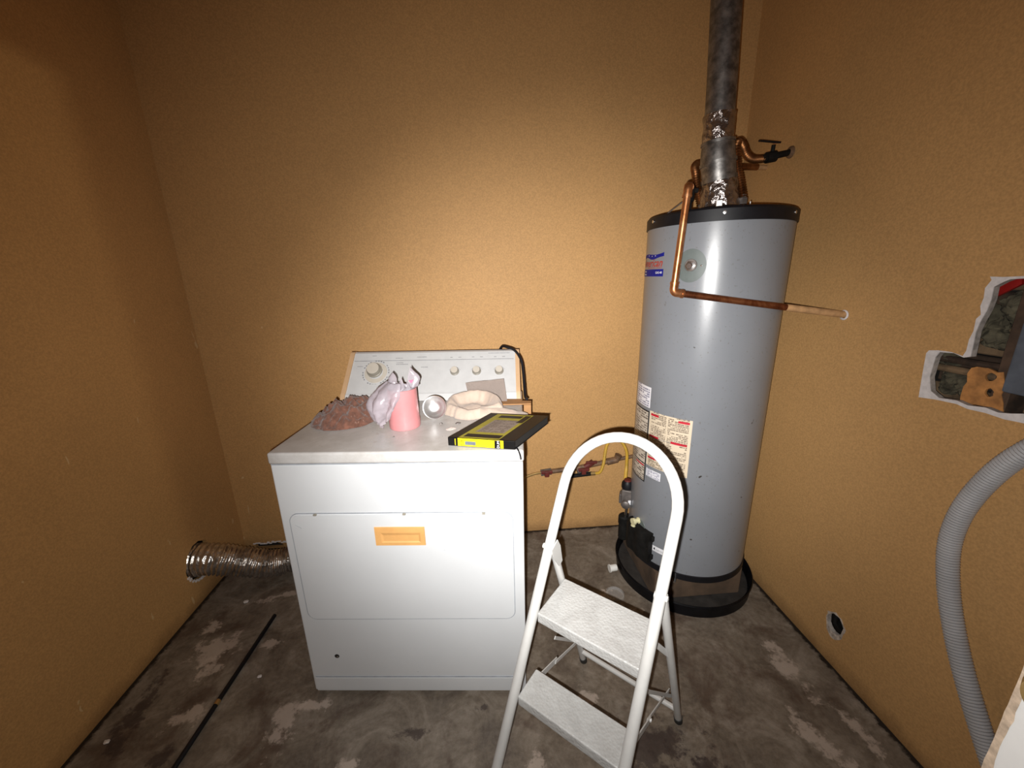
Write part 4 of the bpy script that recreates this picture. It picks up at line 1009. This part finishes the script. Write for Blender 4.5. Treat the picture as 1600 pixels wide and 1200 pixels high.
# ------------------------------------------------------------------ stepladder
lad = empty('stepladder', (0, 0, 0)); tag(lad, 'white folding two-step stepladder with a rounded hoop handle', 'stepladder')
lx, ly, phi, wb, wt, sl, LH, fb_, zh, z1, z2, d1, d2, wr, sk, ro, tw_ = (.052, .563, -.705, .298, .28, .41, 1.008, .593, .709, .55, .35, .148, .110, .34, .033, .023, -.006)
lad.location = (lx, ly, 0)
eX = Vector((math.cos(phi), math.sin(phi), 0)); eY = Vector((-math.sin(phi), math.cos(phi), 0)); eZ = Vector((0, 0, 1))
def F(s, z_):
    w_ = wb+(wt-wb)*min(z_/(LH-wt/2), 1); return eX*s*w_/2 + eY*sl*z_ + eX*sk*z_ + eZ*z_
def Rf(s, z_):
    h_ = F(s, zh) + eY*.016; foot = eX*s*wr/2 + eY*fb_ + eX*ro + eY*s*tw_; return foot + (h_-foot)*z_/zh
r_l = .0128
zc = LH-wt/2
path = [F(-1, .012), F(-1, .3), F(-1, .6), F(-1, zc)]
for k in range(1, 24):
    a = PI-PI*k/24; zz = zc+wt/2*math.sin(a); path.append(eX*wt/2*math.cos(a) + eY*sl*zz + eX*sk*zz + eZ*zz)
path += [F(1, zc), F(1, .6), F(1, .3), F(1, .012)]
obj('hoop_frame', tube(path, r_l, 20), M['ladder'], lad)['label'] = 'one bent tube forming the handle and both front legs'
for s in (-1, 1):
    lg = obj('rear_leg', tube([Rf(s, .014), Rf(s, zh-.01)], .0108, 16), M['ladder'], lad)
    obj('rubber_foot', tube([Rf(s, .001), Rf(s, .030)], .0130, 16), M['rubber'], lg)
    obj('rubber_foot', tube([F(s, .001), F(s, .035)], .0150, 16), M['rubber'], lad)
    # hinge bracket + rivets
    hb_ = bmesh.new(); p_ = F(s, zh); 
    dn = (Rf(s, .3)-Rf(s, zh)).normalized()
    q = [(-.016, .010), (.016, .012), (.020, -.018), (.010, -.075), (-.008, -.075), (-.020, -.02)]
    prism(q, .0022, frame(p_ - eX*s*.0125 + eY*.010, eX, (-dn).cross(eX)), bm=hb_)
    add_lathe(hb_, [(.007, -.005), (.007, .004), (0, .006)], 12, frame(p_ + eX*s*.012, eX*s))
    obj('hinge_bracket', hb_, M['ladder'], lad)
rc = obj('rear_crossbar', tube([Rf(-1, .085), Rf(1, .085)], .0085, 14), M['ladder'], lad)
def step(zs, d, nm, drop=.030, inset=.010, fr=.0):
    A = F(-1, zs) + eX*inset; B_ = F(1, zs) - eX*inset
    wS = (B_-A).length; m_ = frame(A - eY*fr, eZ, eX)   # local x across, local y back
    bm = bmesh.new(); t = .0022
    vs_ = add_box(bm, 0, wS, 0, d, -drop, 0, .004, 3)
    # open underside: delete bottom face, give thickness
    bm.faces.ensure_lookup_table()
    dn = [f for f in bm.faces if f.normal.z < -.9]; bmesh.ops.delete(bm, geom=dn, context='FACES')
    bmesh.ops.recalc_face_normals(bm, faces=bm.faces); bmesh.ops.solidify(bm, geom=bm.faces[:], thickness=t)
    bmesh.ops.transform(bm, matrix=m_, verts=bm.verts)
    return obj(nm, bm, M['tread'], lad, auto=40)
step(z1+.004, d1, 'step')['label'] = 'upper step tread'
step(z2+.004, d2-.02, 'step')['label'] = 'lower step tread'
# side links: flat bars from the lower step to the rear legs, and short upper stays
def bar(a, b, w_, t, name, side):
    d = (b-a); m_ = frame(a, d, eZ)
    return obj(name, box(-w_/2, w_/2, -t/2, t/2, 0, d.length, bev=.0008, seg=1, mtx=m_), M['ladder'], lad)
for s in (-1, 1):
    a = F(s, z2-.006) - eX*s*.014 + eY*.02; b = Rf(s, .20) - eX*s*.013
    mid = a.lerp(b, .52) + eZ*.004
    bar(a, mid, .020, .003, 'side_link', s); bar(mid - (b-a).normalized()*.012 - eX*s*.0035, b - eX*s*.0035, .012, .003, 'side_link', s)
    obj('link_rivet', lathe([(.005, -.004), (.005, .004), (0, .005)], 10, frame(mid, eX*-s)), M['ladder'], lad)
    bar(F(s, z1-.02) + eY*(d1-.03) - eX*s*.013, Rf(s, .42), .014, .003, 'step_stay', s)
    bar(F(s, z2-.0) + eY*(.19) + eZ*.02 - eX*s*.012, Rf(s, .165) - eX*s*.012, .010, .003, 'lower_stay', s)
